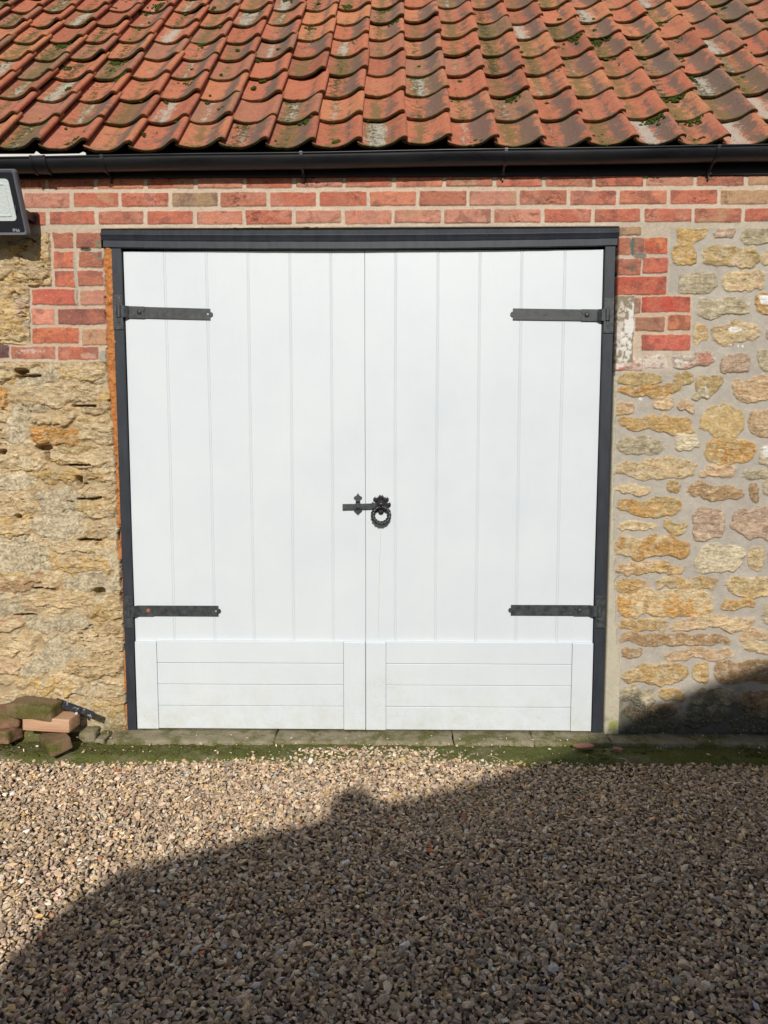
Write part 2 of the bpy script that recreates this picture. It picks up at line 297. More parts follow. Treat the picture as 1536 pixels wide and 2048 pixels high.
# right-hand wall, stones read off one by one
RS = [(1293,453,1340,466,CREAM),(1355,451,1413,487,GOLD),(1428,458,1467,480,PINK),(1483,454,1560,485,GREY),(1346,494,1394,533,GOLD),(1406,493,1519,533,CREAM),(1522,497,1600,530,CREAM),
(1358,543,1431,586,GREY),(1445,544,1527,582,CREAM),(1394,596,1499,631,GREY),(1512,592,1590,629,ORG),(1390,651,1413,688,GOLD),(1420,645,1519,688,CREAM),(1531,651,1590,680,PINK),
(1443,705,1498,743,PINK),(1516,704,1590,744,GREY),(1233,746,1323,771,OLV),(1346,740,1386,765,OLV),(1391,748,1443,787,OLV),(1464,753,1560,802,PEACH),(1230,772,1364,794,ORG),(1386,783,1419,799,GREY),
(1233,807,1267,832,GOLD),(1308,797,1345,824,CREAM),(1356,805,1389,825,PEACH),(1397,810,1489,870,OLV),(1497,819,1580,871,PEACH),(1234,834,1386,863,GOLD),(1232,870,1326,904,GREY),(1351,873,1396,904,PALE),
(1412,876,1510,927,ORG),(1520,890,1580,930,PALE),(1228,918,1397,957,CREAM),(1401,936,1472,959,PEACH),(1487,937,1580,958,GREY),(1231,969,1298,988,CREAM),(1334,961,1361,985,ORG),(1377,971,1486,998,BRN),
(1499,967,1518,1000,BRN),(1527,965,1590,1000,GREY),(1231,997,1361,1031,ORG),(1235,1044,1316,1059,CREAM),(1328,1044,1372,1065,OLV),(1386,1014,1449,1081,PINK),(1464,1015,1580,1077,PINK),(1231,1073,1377,1114,ORG),
(1394,1092,1488,1144,PALE),(1497,1093,1527,1137,CREAM),(1536,1090,1590,1140,GOLD),(1231,1127,1371,1149,GOLD),(1232,1155,1296,1192,GOLD),(1311,1154,1437,1178,CREAM),(1454,1152,1580,1190,CREAM),(1232,1181,1420,1231,CREAM),
(1443,1201,1510,1218,ORG),(1238,1239,1336,1261,GOLD),(1345,1232,1511,1258,CREAM),(1482,1258,1535,1278,PEACH),(1235,1269,1463,1291,BRN),(1489,1285,1580,1306,CREAM),(1244,1300,1281,1318,BRN),(1326,1297,1463,1317,PEACH),
(1243,1326,1374,1365,GOLD),(1386,1326,1415,1362,CREAM),(1430,1321,1560,1366,BRN),(1240,1374,1311,1409,GREY),(1318,1381,1369,1404,GOLD),(1244,1409,1351,1439,BRN),(1385,1378,1470,1412,GREY),(1480,1375,1580,1420,BRN),
(1365,1418,1450,1450,GREY),(1460,1428,1560,1465,GREY),(1262,1445,1350,1474,GREY),(1526,1206,1600,1245,GREY)]
for i, s in enumerate(RS):
    kw = dict(n=rnd.choice((2.4, 3, 3.6, 4.5)), tap=rnd.uniform(-.25, .25), rot=rnd.uniform(-.03, .03), proud=rnd.uniform(.002, .006), rough=.005, grain=.3)
    if s[4] in (ORG, GOLD, CREAM) : kw['col2'] = rnd.choice((GOLD, CREAM, PEACH, OLV))
    if s[:2] == (1397, 810): kw.update(n=2.2, col2=None, rough=.002, agrain=.5)
    if s[:2] in ((1234, 834), (1231, 997)): kw['tap'] = .38
    if s[:2] == (1232, 1181): kw.update(col2=ORG, n=5)
    x0, y0, x1, y1 = s[:4]; stpx(x0 - 2, y0 - 2, x1 + 2, y1 + 2, s[4], **kw)
# random coursed stones beyond the picture's edges
def filler(xa, xb, za, zb, tight):
    z = za
    while z < zb:
        h = rnd.uniform(.05, .11); x = xa + rnd.uniform(-.1, .05)
        while x < xb:
            w_ = rnd.uniform(.08, .26) if not tight else rnd.uniform(.1, .3)
            if xa - .02 < x and x + w_ < xb + .1:
                g = .006 if tight else .025
                stone(x + w_ / 2, z + h / 2, w_ - g, h - g, rnd.choice((CREAM, GOLD, OLV, PEACH, GREY, PALE)), proud=.008, n=3.2)
            x += w_
        z += h
filler(1.86, 3.15, -.1, 2.36, False)
# left-hand wall: tight rubble with flush tan mortar
LC = (.49, .365, .20); LC2 = (.54, .42, .25); LG = (.45, .38, .255); LY = (.50, .35, .15)
def lfill():                                   # first pass fills everything so traced stones lie over it
    z = -.08
    while z < 2.36:
        h = rnd.uniform(.045, .085); x = -3.15
        while x < -1.24:
            w_ = rnd.uniform(.09, .26)
            stone(x + w_ / 2, z + h / 2, w_ + .002, h + .001, rnd.choice((LC, LC2, LY, LC, LG)), proud=.010, n=3.0, rough=.008, warp=2.0, strata=.3, rot=rnd.uniform(-.05, .05), tap=rnd.uniform(-.2, .2), soft=.014)
            x += w_
        z += h
lfill()
LS = [(-20,520,105,572,CREAM),(78,466,105,520,CREAM),(-10,553,100,597,LY),(-30,597,60,654,PINK),(-20,653,57,688,LC2),(-20,722,62,766,LC),(123,732,216,760,LY),(60,736,122,766,LG),(25,766,205,811,LC2),(-20,772,18,808,ORG),
(162,807,224,835,LC),(12,812,62,893,LG),(60,825,164,850,LC),(62,852,161,889,ORG),(163,849,232,889,LC2),(107,889,205,908,OLV),(107,907,232,932,LC2),(-20,905,95,937,LC),(-20,940,70,982,LG),(100,945,165,971,LY),
(163,937,234,962,LC2),(160,966,236,997,LC),(71,975,155,1021,LG),(-20,985,68,1035,LC2),(153,999,236,1036,LC2),(68,1022,172,1079,LG),(172,1038,236,1080,LC),(104,1082,240,1104,LC2),(108,1104,238,1142,LY),(-20,1040,66,1074,LC),
(-20,1076,104,1150,LG),(-20,1149,123,1180,BRN),(128,1144,242,1188,LG),(50,1182,245,1218,LC),(-20,1188,49,1232,LG),(-20,1234,55,1270,PEACH),(57,1226,188,1262,LG),(180,1215,246,1240,LY),(190,1240,247,1268,LC),
(14,1270,74,1308,LC2),(77,1280,160,1333,LG),(163,1268,250,1312,LC2),(123,1314,250,1358,LC),(-20,1320,45,1350,PEACH),(42,1312,120,1355,LG),(55,1358,126,1385,LY),(128,1363,170,1393,LY),(176,1358,252,1396,LC2),(176,1399,252,1432,OLV),(150,1432,254,1462,LC)]
for s in LS:
    kw = dict(n=rnd.choice((2.6, 3.2, 4.0)), tap=rnd.uniform(-.15, .15), rot=rnd.uniform(-.05, .05), proud=rnd.uniform(.010, .022), rough=.010, grain=.30, strata=.30, warp=2.0, soft=.009)
    if s[4] is LG: kw.update(agrain=.6, rough=.003, grain=.75, strata=.1, proud=.007, n=2.4)
    if s[4] is ORG: kw.update(n=5, col2=(.60, .27, .06))
    elif s[4] is not LG: kw['col2'] = rnd.choice((LC, LY, LC2))
    stpx(*s[:4], s[4], **kw)
# grey mortar smears with pale grit, and open bedding cracks, in the left wall
sm = left * ss(.22, .34, fbm(X, Z, 6.5, 5, 71, .62)); Hh[:] = Hh * (1 - .75 * sm) + .008 * sm; Al[:] = Al * (1 - .6 * sm) + .3 * sm * .6
gr = (1 + .16 * N1 + .8 * np.clip(N3, -.4, .6))[..., None]; Cc[:] = Cc * (1 - .8 * sm[..., None]) + arr((.47, .40, .27)) * gr * .8 * sm[..., None]
crk = np.abs(fbm(X * .30 + 2, Z, 15, 4, 81, .6)); gate = ss(-.06, .14, fbm(X, Z, 4.5, 3, 82))
cm = left * gate * ss(.034, .006, crk) * ss(-.12, .25, fbm(X, Z, 40, 2, 84)) ; Hh -= .030 * cm
crk2 = np.abs(fbm(X, Z * .5 + 5, 13, 4, 86)); cm2 = left * ss(.15, .4, fbm(X, Z, 5.5, 2, 87)) * ss(.012, .002, crk2) * ss(0, .3, fbm(X, Z, 30, 2, 89)); Hh -= .018 * cm2
crk3 = np.abs(fbm(X * .33 + 9, Z, 17, 4, 91)); cm3 = (~left) * ss(.22, .42, fbm(X, Z, 5, 2, 92)) * ss(.009, .001, crk3); Hh -= .010 * cm3
def hole(pts, depth=.10):                      # open putlog holes and gaps
    for (px, py, w_, h_) in pts:
        p = W(px, py); i0, i1 = np.searchsorted(gx, (p.x - .06, p.x + .06)); j0, j1 = np.searchsorted(gz, (p.z - .06, p.z + .06)); S = (slice(j0, j1), slice(i0, i1))
        q = (np.abs((X[S] - p.x + WX[S]) / (w_ / 640)) ** 2.6 + np.abs((Z[S] - p.z + WZ[S]) / (h_ / 640)) ** 2.6) ** (1 / 2.6); Hh[S] -= depth * ss(1.15, .8, q)
hole([(88, 895, 26, 9), (97, 910, 9, 22), (159, 961, 10, 13), (38, 1033, 11, 8), (45, 743, 20, 8), (200, 1183, 18, 13), (52, 1230, 34, 4), (90, 1177, 90, 3), (60, 752, 60, 4), (170, 812, 80, 3), (160, 930, 50, 3), (180, 997, 70, 3), (180, 1080, 40, 4), (230, 800, 20, 4), (5, 905, 14, 8)])
# limewash blobs and paint spots on the right wall
def blob(px, py, rx, ry, col, amt=1., hgt=.001, sd_=0):
    p = W(px, py); i0, i1 = np.searchsorted(gx, (p.x - rx / 440 - .05, p.x + rx / 440 + .05)); j0, j1 = np.searchsorted(gz, (p.z - ry / 440 - .05, p.z + ry / 440 + .05)); S = (slice(j0, j1), slice(i0, i1))
    q = (np.abs((X[S] - p.x + WX[S] * 1.6) / (rx / 440)) ** 2.5 + np.abs((Z[S] - p.z + WZ[S] * 1.6) / (ry / 440)) ** 2.5) ** .4; m = amt * ss(1.1, .9, q)
    if sd_: m = m * ss(-.15, .12, fbm(X[S], Z[S], 60, 3, sd_))
    Cc[S] = Cc[S] * (1 - m[..., None]) + arr(col) * m[..., None]; Hh[S] += hgt * m
# ---- brickwork
RED = (.45, .145, .09); RED2 = (.39, .15, .095); RED3 = (.52, .20, .12); PNK = (.48, .22, .155); BUFF = (.42, .26, .15); DRK = (.27, .105, .08)
HR, HC, HM = np.zeros_like(X), None, None
def mortar_patch(x0, x1, z0, z1, col, h=.0, ragged=.004):
    i0, i1 = np.searchsorted(gx, (x0 - .02, x1 + .02)); j0, j1 = np.searchsorted(gz, (z0 - .02, z1 + .02)); S = (slice(j0, j1), slice(i0, i1))
    x = X[S] + WX[S]; z = Z[S] + WZ[S]; d = np.minimum(np.minimum(x - x0, x1 - x), np.minimum(z - z0, z1 - z)); m = ss(-.001, .002, d)
    Hh[S] = Hh[S] * (1 - m) + (h + .0012 * N2[S] + .0008 * N3[S]) * m
    Cc[S] = Cc[S] * (1 - m[..., None]) + arr(col) * (1 + .14 * N1[S] + .16 * N3[S])[..., None] * m[..., None]
    cls[S] = np.where(d > -.003, 1, cls[S]); Al[S] = Al[S] * (1 - m) + .15 * m
def brick(x0, x1, z0, z1, col, col2=None, proud=.0035, crease=.5, seed=None, rot=0., ragged=1., dirt=.0):
    seed = rnd.randint(0, 9999) if seed is None else seed; cx, cz = (x0 + x1) / 2, (z0 + z1) / 2
    i0, i1 = np.searchsorted(gx, (x0 - .02, x1 + .02)); j0, j1 = np.searchsorted(gz, (z0 - .02, z1 + .02)); S = (slice(j0, j1), slice(i0, i1))
    if i1 - i0 < 2: return
    x = X[S] - cx + WX[S] * .5 * ragged; z = Z[S] - cz + WZ[S] * .5 * ragged; z = z - x * rot
    hx, hz, r = (x1 - x0) / 2, (z1 - z0) / 2, .006; dx = np.abs(x) - (hx - r); dz = np.abs(z) - (hz - r)
    sd = -(np.hypot(np.maximum(dx, 0), np.maximum(dz, 0)) + np.minimum(np.maximum(dx, dz), 0) - r); m = ss(-.001, .002, sd); pr = ss(-.0005, .004, sd)
    fold = fbm(x * 1.0 + seed * .1, z * 2.2 + seed * .2, 22, 4, seed); rid = ss(.10, .0, np.abs(fold)) * ss(.0, .35, fbm(x, z, 13, 2, seed + 2))
    tone = rnd.uniform(-.0015, .0015)
    Hh[S] = Hh[S] * (1 - m) + (proud + tone + .0022 * fold + .001 * N3[S] - .0045 * crease * rid) * pr * m + Hh[S] * m * (1 - pr)
    t = ss(-.05, .3, fbm(x * 1.0, z * 1.3, 14, 4, seed + 4))
    c = arr(col) * (1 + .22 * fold + .15 * N3[S])[..., None]
    c2 = arr(col2 if col2 is not None else rnd.choice((RED3, PNK, RED2, BUFF))) * (1 + .2 * N3[S])[..., None]; c = c * (1 - .65 * t[..., None]) + c2 * .65 * t[..., None]
    dk = ss(.12, .42, fbm(x, z, 24, 4, seed + 6)) * .5; c = c * (1 - dk[..., None]) + arr((.16, .07, .055)) * dk[..., None]
    c = c * (1 - .5 * crease * rid[..., None])
    Cc[S] = Cc[S] * (1 - m[..., None]) + c * m[..., None]; cls[S] = np.where(sd > -.003, 1, cls[S]); Al[S] = Al[S] * (1 - m) + .42 * m
BM = (.56, .46, .355)
band0 = W(700, 462).z
mortar_patch(-3.3, 3.3, 2.372, 2.70, BM)
mortar_patch(-3.3, FX0 - .03, 2.352, 2.39, (.50, .42, .32)); mortar_patch(1.07, 3.3, 2.358, 2.39, (.48, .42, .33))
rows = [(2.386, 2.447, W(99, 438).x), (2.464, 2.528, W(48.5, 402).x), (2.545, 2.610, W(98, 372).x), (2.625, 2.69, W(48, 330).x)]
for r_, (z0, z1, xs) in enumerate(rows):
    pitch = .2262; i = -8
    while xs + i * pitch < 3.2:
        x = xs + i * pitch; j = rnd.uniform(-.003, .003); c = rnd.choice((RED, RED, RED2, RED2, RED3, PNK)); dz = (x * .0012)
        if rnd.random() < .08: c = BUFF
        c2 = None
        if r_ == 1 and i == 3: c = (.33, .22, .13); c2 = (.24, .17, .12)
        brick(x + j, x + .209 + rnd.uniform(-.002, .003), z0 + rnd.uniform(-.002, .002), z1 + rnd.uniform(-.002, .002), c, c2, crease=rnd.choice((.2, .6, 1.)), rot=rnd.uniform(-.006, .006)); i += 1
def brpx(x0, y0, x1, y1, col, col2=None, **k):
    a = W(x0, (y0 + y1) / 2); b = W(x1, (y0 + y1) / 2); t = W((x0 + x1) / 2, y0); d = W((x0 + x1) / 2, y1); brick(a.x, b.x, d.z, t.z, col, col2, **k)
def mppx(x0, y0, x1, y1, col, **k):
    a = W(x0, (y0 + y1) / 2); b = W(x1, (y0 + y1) / 2); t = W((x0 + x1) / 2, y0); d = W((x0 + x1) / 2, y1); mortar_patch(a.x, b.x, d.z, t.z, col, **k)
QM = (.50, .40, .30)
mppx(102, 458, 214, 580, QM); mppx(60, 572, 220, 655, QM); mppx(60, 645, 224, 694, QM); mppx(-30, 688, 226, 724, QM)
for q in [(107,465,147,497,RED2,DRK),(153,465,203,497,RED2,DRK),(108,503,149,537,(.50,.15,.09),RED3),(158,504,205,535,RED2,DRK),(110,541,150,574,(.46,.14,.085),DRK),(156,541,207,573,RED2,DRK),(65,578,156,610,(.47,.125,.085),RED),
    (161,580,209,610,PNK,BUFF),(64,617,110,649,(.62,.26,.18),PNK),(117,617,211,649,DRK,RED2),(65,655,158,687,(.46,.14,.08),(.58,.22,.10)),(165,657,214,690,(.50,.27,.16),BUFF),(-40,690,18,716,(.12,.06,.06),(.16,.09,.08)),
    (22,693,111,718,RED2,PNK),(117,693,197,720,RED,PNK)]: brpx(*q[:4], q[4], q[5], crease=.35, ragged=1.8)
blob(178, 711, 20, 5, QM, .5, .001, 3); blob(206, 714, 8, 14, (.36, .33, .27), 1, .004); blob(196, 489, 6, 8, (.13, .20, .13), .9, 0, 5); blob(197, 514, 9, 8, (.16, .20, .14), .9, 0, 7)
blob(152, 560, 3, 55, (.40, .36, .29), 1, .003); blob(172, 501, 12, 3, (.10, .09, .07), 1, -.006); blob(60, 702, 30, 5, (.58, .48, .42), .6, 0, 11)
RM = (.44, .39, .33)
mppx(1231, 450, 1340, 592, (.50, .42, .33)); mppx(1231, 588, 1385, 706, (.52, .41, .30)); mppx(1229, 700, 1345, 742, (.52, .43, .34))
for q in [(1237,453,1282,471,(.28,.19,.12),BUFF),(1235,475,1262,510,RED2,PNK),(1264,475,1288,510,(.30,.14,.10),DRK),(1288,475,1335,508,(.50,.12,.065),(.60,.26,.11)),(1234,517,1282,551,RED2,DRK),(1285,515,1335,547,(.48,.14,.09),RED),
    (1233,553,1332,590,(.44,.105,.065),RED),(1283,593,1381,625,(.46,.08,.055),RED),(1268,596,1281,627,(.27,.15,.11),BUFF),(1270,634,1329,663,(.34,.17,.11),RED2),(1335,630,1381,660,(.52,.19,.10),RED3),(1283,669,1381,701,(.52,.14,.095),RED),
    (1230,719,1285,742,(.56,.40,.33),PNK),(1288,712,1330,736,(.56,.40,.33),RED2)]: brpx(*q[:4], q[4], q[5], crease=.4, ragged=1.6)
blob(1265, 494, 4, 17, (.10, .15, .12), .95, 0); blob(1264, 534, 4, 16, (.10, .14, .11), .8, 0, 31); blob(1280, 512, 13, 5, (.22, .20, .17), 1, .004)
stpx(1344, 705, 1430, 733, (.60, .54, .46), n=5, col2=(.45, .20, .14), proud=.006)
blob(1300, 722, 60, 15, (.64, .58, .50), .8, .001, 13); blob(1244, 727, 17, 14, (.66, .60, .52), .8, .001, 15); blob(1246, 738, 10, 4, (.50, .13, .08), .8, 0, 16)
# the whitewashed timber grounds let into the right jamb
p0, p1 = W(1230, 660), W(1267, 660); pt, pb = W(1248, 592), W(1248, 726)
mortar_patch(p0.x, p1.x, pb.z, pt.z, (.26, .22, .15), h=.006)
blob(1240, 665, 8, 62, (.60, .53, .47), .9, .001, 41); blob(1256, 660, 10, 60, (.72, .70, .66), .95, .0015, 43); blob(1247, 690, 16, 36, (.70, .68, .62), .9, .001, 44)
blob(1469, 660, 13, 5, (.78, .77, .73), 1); blob(1530, 600, 12, 9, (.80, .79, .76), 1); blob(1532, 903, 9, 12, (.72, .72, .68), 1)
for q in ((1279, 799), (1282, 800), (1462, 690), (1477, 691), (1485, 692), (1410, 776)): blob(*q, 1.6, 3, (.72, .72, .68), 1, 0)
# cement fillet between jamb and stones
fx = np.array([p[0] for p in ((1233, 745), (1232, 850), (1231, 950), (1230, 1050), (1231, 1150), (1234, 1230), (1237, 1290), (1244, 1340), (1241, 1400), (1247, 1440), (1252, 1475))], float)
fy = np.array([745, 850, 950, 1050, 1150, 1230, 1290, 1340, 1400, 1440, 1475], float)
fe = [W(a, b) for a, b in zip(fx, fy)]; ez = np.array([p.z for p in fe])[::-1]; exx = np.array([p.x for p in fe])[::-1]
edge = np.interp(Z, ez, exx) + WX * 1.5; d = edge - X; m = ss(-.002, .003, d) * (X > .9) * ss(.0, .004, fe[0].z - Z)
Hh[:] = Hh * (1 - m) + (.012 * ss(0, .012, d) + .0015 * N2 + .003 * N1) * m
Cc[:] = Cc * (1 - m[..., None]) + arr((.50, .455, .35)) * (1 + .13 * N1 + .1 * N2)[..., None] * m[..., None]
cls[(m > .5)] = 0
# damp green at the foot of the walls
gm = ss(.16, -.02, Z + .10 * N1) * ss(-.25, .25, N2 + N1) * .75; gm = np.where(left, gm * .8, gm)
Cc[:] = Cc * (1 - gm[..., None]) + arr((.11, .12, .035)) * (1 + .4 * N3)[..., None] * gm[..., None]
p = W(1226, 1448); q = np.hypot((X - p.x) / .03, (Z - p.z) / .035); gm = ss(1.3, .2, q + .5 * N1) * .75; Cc[:] = Cc * (1 - gm[..., None]) + arr((.28, .31, .05)) * gm[..., None]
damp_shade = ss(.21, .06, Z + .16 * N1 + .05 * N2) * (X > 1.13) * .82; Cc[:] = Cc * (1 - damp_shade[..., None]) + arr((.050, .055, .040)) * (1 + .5 * N3 + .3 * N2)[..., None] * damp_shade[..., None]   # damp low on the right wall, blackened with painted-in shade
# opening
lp = [(203, 459), (206, 500), (209, 560), (213, 640), (215, 700), (218, 760), (222, 800), (228, 860), (231, 920), (234, 980), (235, 1040), (237, 1100), (240, 1150), (243, 1200), (248, 1260), (250, 1330), (251, 1400), (254, 1470)]
le = [W(*p) for p in lp]; LZ = np.array([p.z for p in le])[::-1]; LXs = np.array([p.x for p in le])[::-1]
lx = np.interp(Z, LZ, LXs) + WX * 1.3 + .006 * ss(.0, .3, fbm(Z, Z * 0 + .3, 17, 2, 44)); rx_ = FX1 + .004 + 0 * Z
rx_ = np.where(Z > 1.70, FX1 + .009 + WX * .4, rx_)
hx0, hx1, hz1 = -1.2965, 1.0665, 2.3655
ino = (X > lx) & (X < rx_) & (Z < hz1); ino |= (X > hx0) & (X < hx1) & (Z > 2.285) & (Z < hz1)
dl = np.where(Z < hz1, np.minimum(np.abs(X - lx), np.abs(X - rx_)), 9); Hh -= ss(.006, .0, dl) * .045
dt = np.where((X > hx0) & (X < hx1), np.abs(Z - hz1), 9); Hh -= ss(.004, 0, dt) * .03
keep = ~(ino[:-1, :-1] | ino[1:, 1:] | ino[:-1, 1:] | ino[1:, :-1])
XX, ZZ = X, Z; Yy = -Hh
cq = cls[:-1, :-1]; band = ZZ[:-1, :-1] > 2.362; xm = XX[:-1, :-1]
grid_mesh('brick_band', XX, Yy, ZZ, Cc, keep & band, M['brick'], garage, Al)
grid_mesh('brick_quoin', XX, Yy, ZZ, Cc, keep & ~band & (cq == 1) & (xm < 0), M['brick'], garage, Al)['label'] = 'red brick quoin stepping down beside the left jamb'
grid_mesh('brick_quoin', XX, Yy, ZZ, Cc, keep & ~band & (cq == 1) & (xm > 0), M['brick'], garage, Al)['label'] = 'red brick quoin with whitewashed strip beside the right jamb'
grid_mesh('stone_wall', XX, Yy, ZZ, Cc, keep & ~band & (cq == 0) & (xm < 0), M['wall'], garage, Al)['label'] = 'tight tan rubble wall with holes and cracks'
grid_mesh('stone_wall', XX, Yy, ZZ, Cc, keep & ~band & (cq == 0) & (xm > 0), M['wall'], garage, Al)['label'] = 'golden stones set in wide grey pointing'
# solid body of the building behind the faces
bm = bmesh.new(); bx(bm, -3.2, -1.34, .06, .45, -.3, 2.5); bx(bm, 1.10, 3.2, .06, .45, -.3, 2.5); bx(bm, -3.2, 3.2, .061, .449, 2.501, 2.66)
bx(bm, -3.2, 3.2, 3.6, 3.9, -.3, 2.66); bx(bm, -3.2, -2.9, .45, 3.6, -.3, 2.66); bx(bm, 2.9, 3.2, .45, 3.6, -.3, 2.66)
bx(bm, -1.345, -1.256, .05, .40, -.25, 2.50); bx(bm, 1.064, 1.105, .05, .40, -.25, 2.50); bx(bm, -1.256, 1.064, .05, .40, 2.30, 2.50)
for s_ in (-3.2, 2.9):
    prism(bm, [(0, 0)] * 0 or [(s_, 2.66), (s_ + .3, 2.66), (s_ + .3, 2.661), (s_, 2.661)], .01, (0, 1, 0))
k = NT('inner_masonry', .95); k.color(k.mix(k.noise(8, 5), (.30, .25, .17), (.40, .33, .22))); M['inner'] = k.m
obj('wall_core', bm, M['inner'], garage)
# expanding foam bead along the left jamb
fz = np.arange(-.0, 2.285, .003); fxx = np.arange(-1.31, -1.235, .003); X2, Z2 = np.meshgrid(fxx, fz)
l2 = np.interp(Z2, LZ, LXs); nn = fbm(X2, Z2, 24, 4, 51); n4 = fbm(X2, Z2, 75, 3, 53)
redge = FX0 + .005 + .012 * ss(-.1, .4, fbm(X2 * 0 + .5, Z2, 14, 4, 55)) * ss(1.5, 1.9, Z2)
t = np.clip((X2 - l2) / .04, 0, 1); Y2 = .014 - .010 * np.sin(pi * np.clip((X2 - l2 + .01) / (redge - l2 + .012), 0, 1)) - .010 * nn - .006 * n4
Y2 = Y2 + .022 * ss(.05, .22, fbm(X2, Z2, 20, 3, 57)) * ss(1.45, 1.2, Z2)
Y2 = np.where(X2 > redge, .012 + (X2 - redge) * .5, Y2); kp = ((X2 > l2 - .014) & (X2 < redge + .004))[:-1, :-1]
grid_mesh('foam_filler', X2, Y2 - .003, Z2, np.ones(X2.shape + (3,)) * .5, kp, M['foam'], garage)

# ---- door frame
fr = empty('door_frame'); fr.parent = garage
FY = .000
bm = bmesh.new(); bx(bm, FX0, DX0 + .0, FY, .11, -.02, 2.318, .0025); obj('jamb', bm, M['frame'], fr)
bm = bmesh.new(); bx(bm, DX1 + .0, FX1, FY, .11, -.02, 2.318, .0025); obj('jamb', bm, M['frame'], fr)
def rail(bm, x0, x1, prof, s_top, s_bot, n=60):
    zt = max(p[1] for p in prof); zb = min(p[1] for p in prof); rings = []
    for i in range(n + 1):
        x = x0 + (x1 - x0) * i / n; g_ = 1 - ((x - MEET) / 1.19) ** 2; j = rnd.uniform(-.0005, .0005)
        rings.append([bm.verts.new((x, a, b + j - g_ * (s_bot + (s_top - s_bot) * (b - zb) / (zt - zb)))) for a, b in prof])
    m_ = len(prof)
    for a, b in zip(rings, rings[1:]):
        for i in range(m_): bm.faces.new((a[i], a[(i + 1) % m_], b[(i + 1) % m_], b[i]))
    bm.faces.new(rings[0]); bm.faces.new(rings[-1][::-1])
bm = bmesh.new(); rail(bm, -1.288, 1.060, [(.10, 2.3165), (FY - .005, 2.3165), (FY - .007, 2.3145), (FY - .007, 2.2865), (FY - .005, 2.2845), (.10, 2.2845)], .010, .011)
obj('frame_head', bm, M['frame'], fr)
# moulded lintel board above
bm = bmesh.new(); prof = [(.09, 2.363), (-.002, 2.363), (-.004, 2.360), (-.013, 2.343), (-.014, 2.340), (-.008, 2.330), (-.003, 2.319), (.09, 2.319)]
rail(bm, -1.297, 1.066, prof, .004, .010); obj('lintel_board', bm, M['frame'], fr)
# door stop behind the leaves
bm = bmesh.new(); bx(bm, DX0 - .001, DX0 + .02, .066, .10, 0, DZ1); bx(bm, DX1 - .02, DX1 + .001, .066, .10, 0, DZ1); bx(bm, DX0, DX1, .0665, .0995, DZ1 - .02, DZ1 + .006); obj('door_stop', bm, M['frame'], fr)

# ---- door leaves
LY0 = .018          # face of the boards
def board_profile(x0, x1, joints):
    pts = [(x0, .002), (x0 + .0012, 0)]
    for j in joints:
        pts += [(j - .0066, 0), (j - .0058, .0025), (j - .0051, .0025), (j - .0044, 0), (j, -.0014), (j + .0044, 0), (j + .0051, .0025), (j + .0058, .0025), (j + .0066, 0)]
    return pts + [(x1 - .0012, 0), (x1, .002)]
def door_leaf(x0, x1, joints, stiles, label):
    d = empty('door_leaf', (0, 0, 0)); d.parent = garage; d['label'] = label
    pr = board_profile(x0, x1, joints); bm = bmesh.new(); zs = [.006] + list(np.linspace(.42, DZ1 - .004, 30)); rings = []
    cup = [rnd.uniform(-.0012, .0012) for _ in range(20)]
    for z in zs:
        r = []
        for (x, y) in pr:
            r.append(bm.verts.new((x + .0008 * sin(z * 3 + x * 9), LY0 + y + .0010 * sin(x * 7 + z * 1.7) + .0006 * sin(z * 5 + x * 31), z)))
        rings.append(r)
    for a, b in zip(rings, rings[1:]):
        for i in range(len(pr) - 1): bm.faces.new((a[i], a[i + 1], b[i + 1], b[i]))
    bk = [[bm.verts.new((x, .062, z)) for x in (x0, x1)] for z in (zs[0], zs[-1])]
    bm.faces.new((bk[0][0], bk[1][0], bk[1][1], bk[0][1]))
    bm.faces.new(rings[-1] + [bk[1][1], bk[1][0]]); bm.faces.new(rings[0] + [bk[0][1], bk[0][0]])
    bm.faces.new([r[0] for r in rings] + [bk[1][0], bk[0][0]]); bm.faces.new([r[-1] for r in rings] + [bk[1][1], bk[0][1]])
    obj('boarding', bm, M['white'], d)
    # kick panel: two stiles and four horizontal boards standing proud of the boarding
    s0, s1 = stiles; KT = .438
    bm = bmesh.new(); bx(bm, x0 + .001, s0 - .0008, LY0 - .016, LY0 + .006, .0, KT - .003, .0025); obj('kick_stile', bm, M['white'], d)
    bm = bmesh.new(); bx(bm, s1 + .0008, x1 - .001, LY0 - .016, LY0 + .006, .001, KT - .002, .0025); obj('kick_stile', bm, M['white'], d)
    hs = [.002, .1175, .2245, .3305, KT + .002]
    for i in range(4):
        bm = bmesh.new(); yy = LY0 - .0145 + rnd.uniform(-.0008, .0008); bx(bm, s0 + .0004, s1 - .0004, yy, LY0 + .0055, hs[i] + .0008, hs[i + 1] - .0008, .0022); obj('kick_board', bm, M['white'], d)
    return d
JL = [W(a, 700).x for a in (332, 415.5, 497.5, 580.5, 662.5)]; JR = [W(a, 700).x for a in (791, 875, 959, 1042, 1127)]
ST = [W(a, 1370).x for a in (315, 687, 772, 1143)]
leafL = door_leaf(DX0 + .003, MEET - .0006, JL, (ST[0], ST[1]), 'left leaf of the white boarded double doors')
leafR = door_leaf(MEET + .0006, DX1 - .003, JR, (ST[2], ST[3]), 'right leaf of the white boarded double doors, carrying the ring handle')
